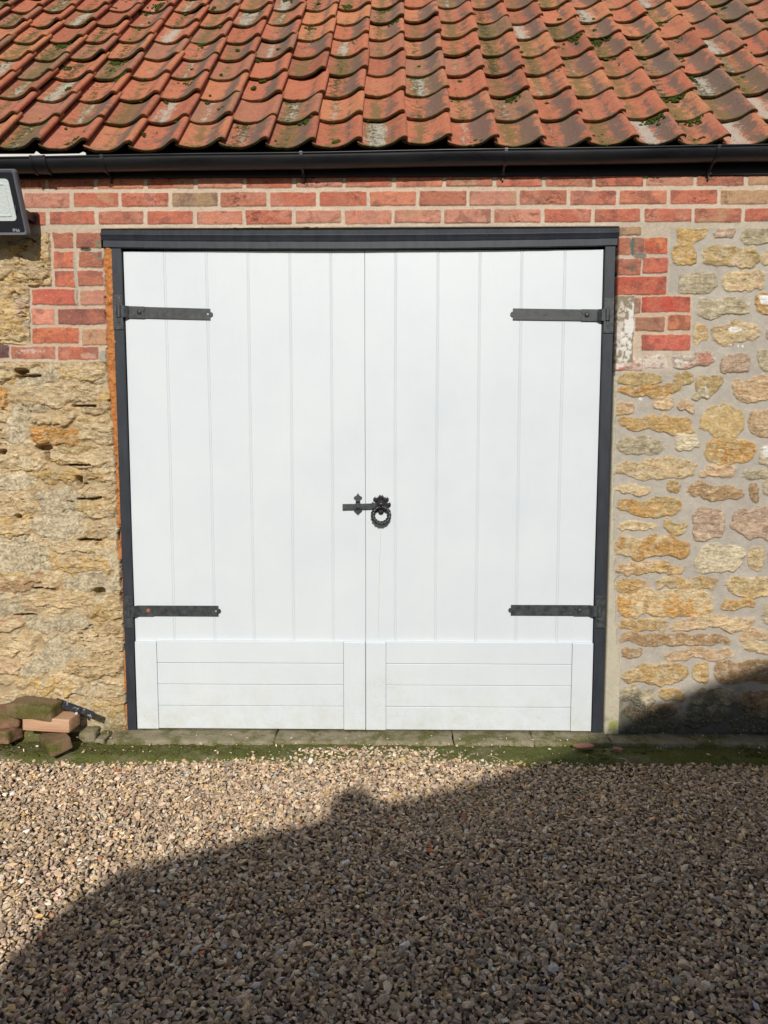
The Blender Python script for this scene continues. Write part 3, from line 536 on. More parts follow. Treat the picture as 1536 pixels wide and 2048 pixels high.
# cover strip edge on the right leaf at the meeting joint
k = NT('aged_paint_run', .5); k.color(k.mix(k.noise(40, 3), (.44, .43, .37), (.58, .58, .54))); M['run'] = k.m
bm = bmesh.new(); zz = np.linspace(W(757, 1278).z, W(763, 1052).z, 24)
f_ = [[bm.verts.new((W(757, 1278).x + .012 * (i / 23) ** 2 + .0012 * sin(i * 1.1) + d_, LY0 - .0009, z_)) for d_ in (-.0008, .0008)] for i, z_ in enumerate(zz)]
b_ = [[bm.verts.new((v_.co.x, LY0 + .002, v_.co.z)) for v_ in p_] for p_ in f_]
for i in range(23): bm.faces.new((f_[i][0], f_[i][1], f_[i + 1][1], f_[i + 1][0])); bm.faces.new((b_[i][0], f_[i][0], f_[i + 1][0], b_[i + 1][0])); bm.faces.new((f_[i][1], b_[i][1], b_[i + 1][1], f_[i + 1][1]))
obj('paint_run', bm, M['run'], leafR)
# ---- strap hinges
def hinge(leaf, sgn, zc, xt, xjamb, rot, rusty):
    """sgn=+1: hinge on the left jamb reaching right"""
    fy = LY0 - .0065; bm = bmesh.new(); xk = xjamb + sgn * .038       # start of the flat on the door
    L = abs(xt - xk); hw = .0255
    def T(u, v): x = xk + sgn * u; return (x, zc + v + sgn * (u) * rot)
    # flat bar with square shoulders and a rounded end tip
    tip = [(L - .010 + .011 * cos(a), .011 * sin(a)) for a in np.linspace(-pi / 2, pi / 2, 9)]
    pts = [T(0, -hw), T(L - .011, -hw), T(L - .011, -.011)] + [T(*p) for p in tip] + [T(L - .011, .011), T(L - .011, hw), T(0, hw)]
    prism(bm, pts, .0055, (0, fy, 0))
    # thicker cap plate with the carriage bolt
    prism(bm, [T(.0, -hw - .001), T(.072, -hw - .001), T(.072, -.011), T(.062, 0), T(.072, .011), T(.072, hw + .001), T(0, hw + .001)], .003, (0, fy - .003, 0))
    # crank out over the jamb and the knuckle round the pin
    for (u0, y0, u1, y1, h0, h1) in ((.0, fy - .003, -.018, fy - .018, hw + .001, hw + .001), (-.018, fy - .018, -.040, fy - .018, hw + .001, hw + .001)):
        vs = []
        for (u, y, h) in ((u0, y0, h0), (u1, y1, h1)):
            for (dy, s) in ((0, -1), (0, 1), (.006, 1), (.006, -1)): a = T(u, s * h); vs.append(bm.verts.new((a[0], y + dy, a[1])))
        for i in range(4): bm.faces.new((vs[i], vs[(i + 1) % 4], vs[4 + (i + 1) % 4], vs[4 + i]))
        bm.faces.new(vs[:4]); bm.faces.new(vs[4:][::-1])
    kx = T(-.044, 0)[0]; cyl(bm, (kx, fy - .012, zc - .026), (kx, fy - .012, zc + .026), .0125, 20)
    o = obj('strap_hinge', bm, M['iron'], leaf)
    bm = bmesh.new(); b = T(.047 if not rusty else .047, .001); dome(bm, (b[0], fy - .004, b[1]), .0115)
    obj('bolt_head', bm, M['rust'] if rusty else M['iron'], leaf, True)
    for u in (.13, .24, L - .022):
        bm = bmesh.new(); b = T(u, 0); cyl(bm, (b[0], fy - .0018, b[1]), (b[0], fy + .002, b[1]), .0045, 10)
        obj('screw_head', bm, M['screw'] if u > L - .03 and sgn > 0 else M['iron'], leaf)
    # pin plate on the jamb
    px_ = (FX0 + DX0) / 2 if sgn > 0 else (DX1 + FX1) / 2; bm = bmesh.new(); pw = .0455
    bx(bm, px_ - pw / 2, px_ + pw / 2, FY - .0055, FY - .0002, zc - .082, zc + .076, .001, 1)
    cyl(bm, (kx, fy - .012, zc - .047), (kx, fy - .012, zc + .036), .0075, 14)
    bx(bm, kx - .007, kx + .007, fy - .020, FY - .003, zc - .052, zc - .034, .002)
    for (a, b) in ((-.014, .066), (.014, .066), (-.014, -.072), (.014, -.072)):
        cyl(bm, (px_ + a, FY - .0078, zc + b), (px_ + a, FY - .004, zc + b), .0042, 10)
    obj('pin_plate', bm, M['iron'], fr)
hinge(leafL, 1, W(320, 623).z, W(424, 624).x, DX0 - .012, -.030, False)
hinge(leafR, -1, W(1120, 630).z, W(1022, 630).x, DX1 + .012, -.018, False)
hinge(leafL, 1, W(340, 1223).z, W(440, 1223).x, DX0 - .012, 0, True)
hinge(leafR, -1, W(1120, 1222).z, W(1018, 1222).x, DX1 + .012, 0, False)

# ---- latch bar, keeper and ring handle
yb = LY0 - .012
a = W(685, 1014, yb); b = W(752, 1012, yb); bm = bmesh.new(); prism(bm, [(a.x, a.z - .0135), (b.x, b.z - .013), (b.x, b.z + .012), (a.x, a.z + .0135)], .008, (0, yb, 0))
obj('latch_bar', bm, M['iron'], leafL)
c = W(716, 1008, LY0); s = .00228          # metres per photo pixel at the door
fl = [(0, 23), (3, 18), (8.5, 14.5), (8.5, 11), (5, 9), (4.5, 5), (5.5, 0), (7, -8), (4.5, -10), (5, -13), (8.5, -12), (8.5, -14.5), (4, -19), (0, -23)]
pts = [(x * s, z * s) for x, z in fl] + [(-x * s, z * s) for x, z in fl[::-1][1:-1]]
bm = bmesh.new(); prism(bm, pts[::-1], .0045, (c.x, LY0 - .005, c.z)); bx(bm, c.x - .009, c.x + .009, yb - .006, LY0, c.z - .020, c.z - .005, .002); bx(bm, c.x - .008, c.x + .008, yb - .0055, LY0, c.z + .012, c.z + .018, .002)
dome(bm, (c.x, yb - .006, c.z - .011), .006)
obj('latch_keeper', bm, M['iron'], leafL)
c = W(762, 1009, LY0); bm = bmesh.new()
pl = []
for i in range(96):
    an = 2 * pi * i / 96; r = .037 * (1 + .22 * abs(cos(4 * an))) ; pl.append((r * cos(an), r * sin(an)))
prism(bm, pl, .006, (c.x, LY0 - .0065, c.z)); bmesh.ops.recalc_face_normals(bm, faces=bm.faces)
for i in range(8): an = 2 * pi * i / 8; dome(bm, (c.x + .034 * cos(an), LY0 - .006, c.z + .034 * sin(an)), .0135, .20)
obj('handle_rose', bm, M['blackiron'], leafR)
bm = bmesh.new(); dome(bm, (c.x, LY0 - .012, c.z + .004), .015, 1.0); cyl(bm, (c.x, LY0 - .030, c.z + .002), (c.x, LY0 - .004, c.z + .002), .0085, 14)
bx(bm, c.x - .009, c.x + .009, LY0 - .034, LY0 - .020, c.z - .004, c.z + .010, .003)
obj('handle_boss', bm, M['blackiron'], leafR, True)
rc = W(762, 1030, LY0 - .03); bm = bmesh.new(); NU, NV = 120, 14; RR, rr = .0385, .0088; vv = []
for i in range(NU):
    u = 2 * pi * i / NU; ring = []
    for j in range(NV):
        v = 2 * pi * j / NV; rad = rr * (1 + .24 * cos(3 * (v - 5 * u)))
        x = (RR + rad * cos(v)) * cos(u); z = (RR + rad * cos(v)) * sin(u); y = rad * sin(v)
        ring.append(bm.verts.new((rc.x + x, LY0 - .024 + y + (z) * .18, rc.z + z)))
    vv.append(ring)
for i in range(NU):
    for j in range(NV): bm.faces.new((vv[i][j], vv[(i + 1) % NU][j], vv[(i + 1) % NU][(j + 1) % NV], vv[i][(j + 1) % NV]))
obj('ring_handle', bm, M['blackiron'], leafR, True)

# ---- threshold of weathered slabs
th = empty('threshold'); th.parent = garage
def worn(bm, cuts, amp, seed, freq=18):
    bmesh.ops.subdivide_edges(bm, edges=bm.edges[:], cuts=cuts, use_grid_fill=True)
    for v in bm.verts:
        a = np.array([v.co.x]); 
        v.co.x += amp * float(fbm(a, np.array([v.co.z * 1.7 + v.co.y]), freq, 3, seed)[0]); v.co.y += amp * float(fbm(a, np.array([v.co.z]), freq, 3, seed + 1)[0]); v.co.z += amp * .6 * float(fbm(a, np.array([v.co.y]), freq, 3, seed + 2)[0])
x = -1.31; i = 0
for x1 in (-.52, .33, .71, 1.07, 1.75, 2.45, 3.1):
    bm = bmesh.new(); bx(bm, x + .0012, x1 - .0012, -.122 + rnd.uniform(-.012, .012), .12 if x1 < 1.2 else -.004, -.07, -.006 + rnd.uniform(-.003, .001), .006, 2); worn(bm, 5, .008, i * 7 + 3)
    obj('slab', bm, M['slab'], th, True); x = x1; i += 1
# rough footing stones under the left wall
x = -3.1; i = 0
while x < -1.33:
    w_ = rnd.uniform(.13, .3); bm = bmesh.new(); bx(bm, x, min(x + w_, -1.325), -.10 + rnd.uniform(-.02, .02), .01, -.08, .0 + rnd.uniform(-.012, .02), .012, 2); worn(bm, 4, .014, i * 5 + 90)
    obj('footing_stone', bm, M['slab'], th, True); x += w_ + .004; i += 1

# ---- roof: single-roll clay pantiles
roof = empty('roof'); roof.parent = garage
SL = R(44); U = Vector((0, cos(SL), sin(SL))); Nn = Vector((0, -sin(SL), cos(SL)))
CW, GA, TH = .1995, .272, .012
E0 = W(768, 303, -.090); ey, ez_ = -.090, E0.z - .004
ph = np.array([-.02, .03, .09, .16, .24, .32, .40, .48, .56, .64, .72, .79, .86, .92, .97, 1.02, 1.06, 1.09]); pv = np.array([.44, .33, .22, .12, .05, .01, 0, .02, .07, .16, .30, .47, .67, .85, .96, 1.0, .96, .86]); A = .046
xph = W(806, 283, -.090).x
SN = [0, .0, .03, .10, .25, .5, .75, 1.0]
verts = []; faces = []; cols = []
def tile(ci, ri):
    r1, r2 = rnd.random(), rnd.random(); yaw = rnd.gauss(0, .012); lift = rnd.uniform(0, .005); sk = rnd.gauss(0, .0035); off = rnd.gauss(0, .0045); hA = A * rnd.uniform(.93, 1.05)
    base = len(verts); LEN = .33; nj = len(SN); ni = len(ph); tw = rnd.gauss(0, .010)
    xc = xph + (ci - 1) * CW + sk
    sag = .012 * sin(ci * .55 + 1) * .5 + .006 * sin(ci * 1.3 + ri)
    chip = rnd.random() < .12; cph = rnd.uniform(.1, 1.0)
    for lay in (0, 1):
        for j, s in enumerate(SN):
            for i in range(ni):
                f = ph[i]; h = pv[i] * hA
                ls = s * LEN; 
                if s < .02: ls = .0 + (.004 if (lay == 0 and j == 0) else 0)
                if chip and s < .05: ls += .010 * max(0, 1 - abs(f - cph) / .08)
                ls += .0025 * sin(f * 17 + r1 * 20 + ri) * (1 if s < .2 else 0)
                up = h + TH * 1.5 * (1 - s) + .006 - TH * .1 + lift * (1 - s) + tw * (f - .5) * .4 + sag * .3
                if lay == 0 and j == 0: up -= .004      # rounded lip
                if lay: up -= TH
                x = xc + f * CW + yaw * (ls - .16); d = ri * GA + ls + off - yaw * (f - .5) * CW
                p = Vector((x, ey, ez_)) + U * d + Nn * up; p.z += sag * .5
                verts.append(p); cols.append((r1, ls / .33, r2, f))
    def I(l, j, i): return base + (l * nj + j) * ni + i
    for j in range(nj - 1):
        for i in range(ni - 1):
            faces.append((I(0, j, i), I(0, j, i + 1), I(0, j + 1, i + 1), I(0, j + 1, i)))
            if j > 0: faces.append((I(1, j, i), I(1, j + 1, i), I(1, j + 1, i + 1), I(1, j, i + 1)))
    for i in range(ni - 1): faces.append((I(0, 0, i), I(1, 1, i), I(1, 1, i + 1), I(0, 0, i + 1)))
    for j in range(nj - 1):
        faces.append((I(0, j, 0), I(0, j + 1, 0), I(1, j + 1 , 0), I(1, max(j, 1), 0))) if j > 0 else None
        faces.append((I(0, j, ni - 1), I(1, max(j, 1), ni - 1), I(1, j + 1, ni - 1), I(0, j + 1, ni - 1))) if j > 0 else None
for ri in range(0, 15):
    for ci in range(-17, 17): tile(ci, ri)
v = np.array([tuple(p) for p in verts]); f = np.array(faces); me = bpy.data.meshes.new('pantiles'); raw_mesh(me, v, f, 4)
a = me.color_attributes.new('tile', 'FLOAT_COLOR', 'POINT'); cc = np.ones((len(v), 4)); cc[:, :] = cols; a.data.foreach_set('color', cc.ravel().astype(np.float32))
link('pantiles', me, M['tile'], roof, True)
# moss cushions growing on the tile laps
def blobs(name, pts, m, parent):
    bm = bmesh.new(); bmesh.ops.create_icosphere(bm, subdivisions=2, radius=1.0); bm.verts.index_update()
    bv = np.array([v_.co[:] for v_ in bm.verts]); bf = np.array([[v_.index for v_ in f_.verts] for f_ in bm.faces]); bm.free(); V_, F_ = [], []
    for i, (p, r, fl, nrm) in enumerate(pts):
        sd_ = rnd.random() * 50; c_ = bv * r
        k_ = 1 + .35 * np.sin(c_[:, 0] * 400 + sd_) * np.sin(c_[:, 1] * 370 + sd_ * 2) + .2 * np.sin(c_[:, 2] * 600 + sd_) + rs.uniform(-.16, .16, len(bv))
        c_ = c_ * k_[:, None] * np.array([1, 1, fl]); c_ = c_ @ np.array(nrm.to_track_quat('Z', 'Y').to_matrix()).T + np.array(p[:]); V_.append(c_); F_.append(bf + i * len(bv))
    me = bpy.data.meshes.new(name); raw_mesh(me, np.concatenate(V_), np.concatenate(F_), 3); o = link(name, me, m, parent, True); o['kind'] = 'stuff'; return o
pts = []
def tpos(ci, ri, f, d):
    h = float(np.interp(f, ph, pv)) * A; return Vector((xph + (ci - 1 + f) * CW, ey, ez_)) + U * (ri * GA + d) + Nn * (h + TH * 1.5 * (1 - d / .33) + .007)
for _ in range(210):
    ci, ri = rnd.randint(-14, 14), rnd.randint(0, 8); f0 = rnd.uniform(.15, .8); n_ = rnd.choice((1, 1, 2, 3, 5, 14, 30)); d0 = rnd.choice((.26, .262, .05, .15, .24))
    big = n_ > 4
    for _ in range(n_):
        r = rnd.uniform(.004, .009) if big else rnd.uniform(.006, .013)
        f_ = min(.95, max(.05, f0 + rnd.gauss(0, .10 if big else .04))); pts.append((tpos(ci, ri, f_, min(.268, d0 + rnd.gauss(0, .025 if big else .01))), r, .5, Nn))
blobs('moss', pts, M['moss'], roof)
# slope deck under the tiles, rear slope and ridge
bm = bmesh.new(); RL = 15 * GA
def slab(y0, z0, y1, z1, t, x0=-3.35, x1=3.15):
    d = Vector((0, y1 - y0, z1 - z0)); n_ = Vector((0, -d.z, d.y)).normalized() * t; ps = []
    for x in (x0, x1):
        for p in (Vector((x, y0, z0)), Vector((x, y1, z1)), Vector((x, y1, z1)) - n_, Vector((x, y0, z0)) - n_): ps.append(bm.verts.new(p))
    for i in range(4): bm.faces.new((ps[i], ps[(i + 1) % 4], ps[4 + (i + 1) % 4], ps[4 + i]))
    bm.faces.new(ps[:4]); bm.faces.new(ps[4:][::-1])
e = Vector((0, ey, ez_)); top = e + U * RL; s0 = e + U * .06 - Nn * .014
slab(s0.y, s0.z, top.y, top.z - .02, .03); slab(top.y + .001, top.z - .02, top.y + 3.1, top.z - 3.0, .03)
obj('roof_deck', bm, M['fascia'], roof)
bm = bmesh.new(); cyl(bm, (-3.35, top.y, top.z + .02), (3.15, top.y, top.z + .02), .10, 20); obj('ridge', bm, M['fragment'], roof, True)
# ---- fascia, soffit, gutter
ZF = W(768, 353, -.014).z
bm = bmesh.new(); bx(bm, -3.3, 3.2, -.014, .02, ZF, ez_ + .035, .002); obj('fascia', bm, M['fascia'], garage)
bm = bmesh.new(); zt_ = W(60, 306, -.088).z; xe_ = W(172, 310, -.088).x; prism(bm, [(-3.3, zt_ - .05), (xe_ + .004, zt_ - .05), (xe_, zt_ - .001), (xe_ - .012, zt_ + .004), (xe_ - .03, zt_ - .004), (-1.52, zt_ - .006), (-1.54, zt_ + .008), (-1.55, zt_ - .004), (-3.3, zt_ - .002)], .004, (0, -.088, 0)); obj('eaves_tray', bm, M['upvc'], garage)
gt = empty('gutter'); gt.parent = garage
GRr = .0485; gy = -.0145 - GRr - .001
zl, zr = W(0, 316, gy - GRr).z, W(1536, 291, gy - GRr).z; xl, xr = W(0, 316, gy - GRr).x, W(1536, 291, gy - GRr).x
def gz_(x): return zl + (zr - zl) * (x - xl) / (xr - xl)
def gutter_seg(name, x0, x1, r, th_, n=40, m=M['gutter']):
    bm = bmesh.new(); prof = []
    na = 24
    for i in range(na + 1): an = pi + pi * i / na; prof.append((gy + r * cos(an), r * sin(an)))
    prof = [(gy - r - .003, .006), (gy - r - .003, .0)] + prof + [(gy + r, .006)]
    inn = [(gy + (r - th_) * cos(pi + pi * i / na), (r - th_) * sin(pi + pi * i / na)) for i in range(na + 1)]
    inn = [(gy - r + th_, .006)] + inn + [(gy + r - th_, .006)]
    loop = prof + inn[::-1]; rings = []
    for i in range(n + 1):
        x = x0 + (x1 - x0) * i / n; w_ = .0012 * sin(x * 5) if n > 4 else 0; rings.append([bm.verts.new((x, a, gz_(x) + b + w_)) for a, b in loop])
    for p_, q_ in zip(rings, rings[1:]):
        for i in range(len(loop)): bm.faces.new((p_[i], p_[(i + 1) % len(loop)], q_[(i + 1) % len(loop)], q_[i]))
    bm.faces.new(rings[0]); bm.faces.new(rings[-1][::-1]); return obj(name, bm, m, gt, False)
o = gutter_seg('channel', -3.3, 3.2, GRr, .0035)
for p_ in o.data.polygons: p_.use_smooth = True
for e_ in o.data.edges: pass
for px_ in (207, 603, 1011, 1433):
    xx = W(px_, 325, gy - .03).x; gutter_seg('bracket', xx - .007, xx + .007, GRr + .004, .006, 2); bm = bmesh.new()
    zb = gz_(xx) - GRr - .003; q_ = [bm.verts.new(v_) for v_ in ((xx - .005, gy + .006, zb + .001), (xx + .005, gy + .006, zb + .001), (xx + .005, -.018, ZF + .004), (xx - .005, -.018, ZF + .004), (xx - .005, gy + .006, zb + .007), (xx + .005, gy + .006, zb + .007), (xx + .005, -.016, ZF + .030), (xx - .005, -.016, ZF + .030))]
    for f_ in ((0, 1, 2, 3), (7, 6, 5, 4), (0, 4, 5, 1), (2, 6, 7, 3), (1, 5, 6, 2), (0, 3, 7, 4)): bm.faces.new([q_[i_] for i_ in f_])
    bx(bm, xx - .009, xx + .009, -.022, -.0145, ZF - .002, gz_(xx) - .01, .0015); bx(bm, xx - .004, xx + .004, -.016, -.002, ZF - .022, ZF - .0005, .0012)
    obj('bracket_arm', bm, M['gutter'], gt)
xa, xb_ = W(62, 340, gy - .05).x, W(92, 340, gy - .05).x; gutter_seg('union', xa, xb_, GRr + .005, .005, 2); gutter_seg('union_rib', xa - .001, xa + .008, GRr + .009, .008, 2); gutter_seg('union_rib', xb_ - .008, xb_ + .001, GRr + .009, .008, 2)

# ------------------------------------------------------------------ floodlight on the left
yt, ybm = -.235, -.135
tr = W(37, 338, yt); br = W(51, 471, ybm); wid = .37
fl_ = tag(empty('floodlight', (tr.x - wid / 2, 0, 0)), 'black rectangular floodlight with pale lens fixed to the wall under the gutter', 'floodlight')
cz = (tr.z + br.z) / 2; cy = (yt + ybm) / 2; hgt = math.hypot(tr.z - br.z, yt - ybm); tilt = math.atan2(-(yt - ybm), tr.z - br.z)
cxl = (tr.x + br.x) / 2 - wid / 2; MT = Matrix.Translation((cxl - fl_.location.x, cy, cz)) @ Matrix.Rotation(tilt, 4, 'X')
def fpart(name, bm, m, par=fl_, sm_=False):
    bmesh.ops.transform(bm, matrix=MT, verts=bm.verts[:]); return obj(name, bm, m, par, sm_)
def rrect(w_, h_, r, n=6):
    o_ = []
    for (sx, sy, a0) in ((1, 1, 0), (-1, 1, pi / 2), (-1, -1, pi), (1, -1, 3 * pi / 2)):
        for i in range(n + 1): an = a0 + pi / 2 * i / n; o_.append((sx * (w_ / 2 - r) + r * cos(an), sy * (h_ / 2 - r) + r * sin(an)))
    return o_
bm = bmesh.new(); prism(bm, rrect(wid - .012, hgt - .012, .012), .030, (0, .0, 0))
for i in range(9): bx(bm, -.14 + i * .035, -.136 + i * .035, .030, .052, -hgt * .35, hgt * .35, .001, 1)
bx(bm, -.08, .08, .030, .055, -.05, .05, .006); fpart('casing', bm, M['casing'])
bm = bmesh.new(); o1 = rrect(wid, hgt, .016); o2 = rrect(wid - .026, hgt - .026, .010); a1 = [bm.verts.new((x, .004, z)) for x, z in o1]; a2 = [bm.verts.new((x, -.006, z)) for x, z in rrect(wid - .008, hgt - .008, .014)]; a3 = [bm.verts.new((x, -.003, z)) for x, z in o2]; a0 = [bm.verts.new((x, .022, z)) for x, z in o1]
for p_, q_ in ((a0, a1), (a1, a2), (a2, a3)):
    for i in range(len(o1)): j = (i + 1) % len(o1); bm.faces.new((p_[i], p_[j], q_[j], q_[i]))
fpart('bezel', bm, M['bezel'])
bm = bmesh.new(); prism(bm, rrect(wid - .028, hgt - .028, .009), .003, (0, -.0035, 0)); gl = fpart('glass', bm, M['casing'])
bm = bmesh.new(); prism(bm, rrect(wid - .072, hgt - .098, .016), .004, (0, -.0062, .012)); fpart('reflector', bm, M['reflector'])
bm = bmesh.new(); lo = rrect(wid - .11, hgt - .135, .006); li_ = rrect(wid - .12, hgt - .145, .004)
A1 = [bm.verts.new((x, -.0085, z + .012)) for x, z in lo]; A2 = [bm.verts.new((x, -.0085, z + .012)) for x, z in li_]; A3 = [bm.verts.new((x, -.0064, z + .012)) for x, z in lo]; A4 = [bm.verts.new((x, -.0064, z + .012)) for x, z in li_]
for p_, q_ in ((A1, A2), (A3, A1), (A2, A4)):
    for i in range(len(lo)): j = (i + 1) % len(lo); bm.faces.new((p_[i], p_[j], q_[j], q_[i]))
fpart('led_rim', bm, M['reflector'])
tx = bpy.data.curves.new('rating_text', 'FONT'); tx.body = 'IP66'; tx.size = .018; tx.extrude = .0003; tx.align_x = 'RIGHT'
to = bpy.data.objects.new('t', tx); COL.objects.link(to); dg = bpy.context.evaluated_depsgraph_get(); dg.update()
me = bpy.data.meshes.new_from_object(to.evaluated_get(dg)); bpy.data.objects.remove(to)
me.transform(MT @ Matrix.Translation((wid / 2 - .034, -.0044, -hgt / 2 + .0165)) @ Matrix.Rotation(R(90), 4, 'X')); o = link('rating_print', me, M['print'], gl)
bm = bmesh.new(); L_ = fl_.location.x   # bracket back to the wall
for sx in (-1, 1): bx(bm, cxl - L_ + sx * (wid / 2 - .03) - .003, cxl - L_ + sx * (wid / 2 - .03) + .003, cy, -.012, cz - .035, cz + .0, .001, 1)
bx(bm, cxl - L_ - wid / 2 + .03, cxl - L_ + wid / 2 - .03, -.016, -.004, cz - .035, cz - .0, .001, 1); obj('mounting_bracket', bm, M['casing'], fl_)

# ------------------------------------------------------------------ ground
GZ = -.05
def gh(x, y):
    bank = .018 * np.exp(-((x - .05) / .85) ** 2) * ss(-.42, -.22, y)
    return GZ + bank + .014 * fbm(x, y, 1.9, 3, 61) + .009 * fbm(x, y, 6, 3, 63)
xs = np.concatenate([[-60, -25, -10, -6], np.linspace(-4.5, 4.5, 181), [6, 10, 25, 60]]); ys = np.concatenate([[-60, -30, -15, -8], np.linspace(-6, .6, 133), [4, 10, 40]])
X3, Y3 = np.meshgrid(xs, ys); Z3 = gh(X3, Y3) - .012; near = (np.abs(X3) < 4.4) & (Y3 > -5.5)
Z3 = np.where(near, Z3, GZ - .012); kp = np.ones((len(ys) - 1, len(xs) - 1), bool)
g = grid_mesh('ground', X3, Y3, Z3, np.ones(X3.shape + (3,)) * .2, kp, M['ground'], None); tag(g, kind='structure')
g.data.flip_normals() if g.data.polygons[0].normal.z < 0 else None
# mossy kerb strip at the foot of the wall
kx_ = np.arange(-3.2, 3.2, .008); ky = np.arange(-.31, -.095, .006); X4, Y4 = np.meshgrid(kx_, ky)
n_a = fbm(X4, Y4, 9, 4, 101); n_b = fbm(X4, Y4, 45, 4, 103)
Z4 = -.026 + .007 * n_a + .006 * n_b - .03 * ss(-.235, -.30, Y4 + .012 * n_a) 
jt = np.abs(((X4 + .17) % .61) - .3); Z4 -= .008 * ss(.005, .0, jt)
grid_mesh('kerb', X4, Y4, Z4, np.ones(X4.shape + (3,)) * .2, np.ones((len(ky) - 1, len(kx_) - 1), bool), M['kerb'], None); tag(bpy.data.objects['kerb'], kind='structure')

# raised cushions of moss on the kerb
pts = []
for _ in range(46):
    cx_ = rnd.uniform(-1.85, 1.85) if rnd.random() < .4 else rnd.uniform(-1.8, -.4); cy_ = rnd.uniform(-.235, -.135)
    for _ in range(rnd.randint(6, 16)):
        pts.append((Vector((cx_ + rnd.gauss(0, .035), min(-.128, cy_ + rnd.gauss(0, .012)), -.027 + rnd.uniform(-.002, .003))), rnd.uniform(.005, .012), .5, Vector((0, 0, 1))))
k = NT('kerb_moss', .95, spec=.1); n = k.noise(140, 5, .7); k.color(k.mix(k.ramp(n, .3, .7), (.05, .055, .014), (.16, .155, .05))); k.bump(n, .005); M['moss2'] = k.m
tag(blobs('moss', pts, M['moss2'], None), 'low cushions of green moss growing along the kerb', 'moss')
# gravel: convex stone chips
hulls = []
for i in range(14):
    bm = bmesh.new(); npt = rnd.choice((9, 10, 12, 13))
    for _ in range(npt):
        d_ = Vector((rnd.gauss(0, 1), rnd.gauss(0, 1), rnd.gauss(0, 1))).normalized(); bm.verts.new((d_.x * .5, d_.y * .5 * rnd.uniform(.7, 1), d_.z * .5))
    q = bmesh.ops.convex_hull(bm, input=bm.verts[:]); bmesh.ops.delete(bm, geom=[g_ for g_ in q['geom_interior'] if isinstance(g_, bmesh.types.BMVert)], context='VERTS')
    bmesh.ops.triangulate(bm, faces=bm.faces[:]); bmesh.ops.recalc_face_normals(bm, faces=bm.faces); bm.verts.ensure_lookup_table(); bm.verts.index_update()
    hulls.append((np.array([v_.co[:] for v_ in bm.verts]), np.array([[v_.index for v_ in f_.verts] for f_ in bm.faces]))); bm.free()
pal = np.array([(0.706, 0.524, 0.343), (0.616, 0.448, 0.287), (0.764, 0.612, 0.418), (0.550, 0.413, 0.287), (0.706, 0.524, 0.287), (0.485, 0.362, 0.264), (0.764, 0.699, 0.526), (0.616, 0.475, 0.348), (0.683, 0.488, 0.348), (0.393, 0.312, 0.251), (0.706, 0.462, 0.204), (0.550, 0.212, 0.107), (0.764, 0.703, 0.646), (0.473, 0.436, 0.394)])
pw_ = np.array([14, 13, 12, 12, 8, 9, 5, 12, 10, 5, 2.5, .5, 1.2, 2]); pw_ = pw_ / pw_.sum()
def edge_y(x):      # where the gravel stops against the kerb
    return -.262 + .105 * np.exp(-((x - .0) / .62) ** 4) + .03 * np.exp(-((x - .75) / .25) ** 2) + .012 * fbm(x, x * 0, 9, 3, 66)
def chips(xa, xb, ya, yb, pitch, smin, smax, zoff, jit=1., layer=0):
    nx_, ny_ = int((xb - xa) / pitch), int((yb - ya) / pitch); ix, iy = np.meshgrid(np.arange(nx_), np.arange(ny_))
    x = xa + (ix.ravel() + rs.uniform(-.5, .5, ix.size) * jit) * pitch; y = ya + (iy.ravel() + rs.uniform(-.5, .5, ix.size) * jit) * pitch
    k_ = y < edge_y(x) + rs.uniform(-.02, .012, x.size); x, y = x[k_], y[k_]; n_ = len(x)
    s_ = smin + (smax - smin) * rs.beta(1.6, 2.6, n_); z = gh(x, y) + zoff + rs.uniform(-.003, .004, n_)
    return x, y, z, s_
sets = [chips(-2.15, 2.15, -2.55, -.10, .0140, .016, .034, -.003), chips(-2.15, 2.15, -2.55, -.10, .0190, .013, .035, .006), chips(-2.0, 2.0, -2.4, -.10, .08, .032, .046, .006)]
x = np.concatenate([s[0] for s in sets]); y = np.concatenate([s[1] for s in sets]); z = np.concatenate([s[2] for s in sets]); sz = np.concatenate([s[3] for s in sets])
# scattered chips thrown up on the kerb and threshold
n_ = 480; xe = rs.uniform(-1.9, 1.9, n_); ye = rs.uniform(-.24, -.02, n_); kk = rs.uniform(0, 1, n_) < np.where(np.abs(xe) < 1.2, np.where(ye < -.10, .9, .22), .5) * (ye > -.15) + .45 * (ye <= -.15); kk &= ~((ye > -.06) & (np.abs(xe) < 1.3)); xe, ye = xe[kk], ye[kk]
ze = np.where(ye > -.115, .002, -.014); x = np.r_[x, xe]; y = np.r_[y, ye]; z = np.r_[z, ze]; sz = np.r_[sz, rs.uniform(.008, .02, len(xe))]
NV_ = 0; VV, FF, CCc = [], [], []; N_ = len(x); hid = rs.randint(0, len(hulls), N_); ci_ = rs.choice(len(pal), N_, p=pw_); br_ = rs.uniform(.55, 1.32, N_)
ang = rs.uniform(0, 2 * pi, N_); tl = rs.normal(0, .38, N_); tl2 = rs.normal(0, .38, N_); fz_ = rs.uniform(.28, .62, N_); fy_ = rs.uniform(.5, .95, N_)
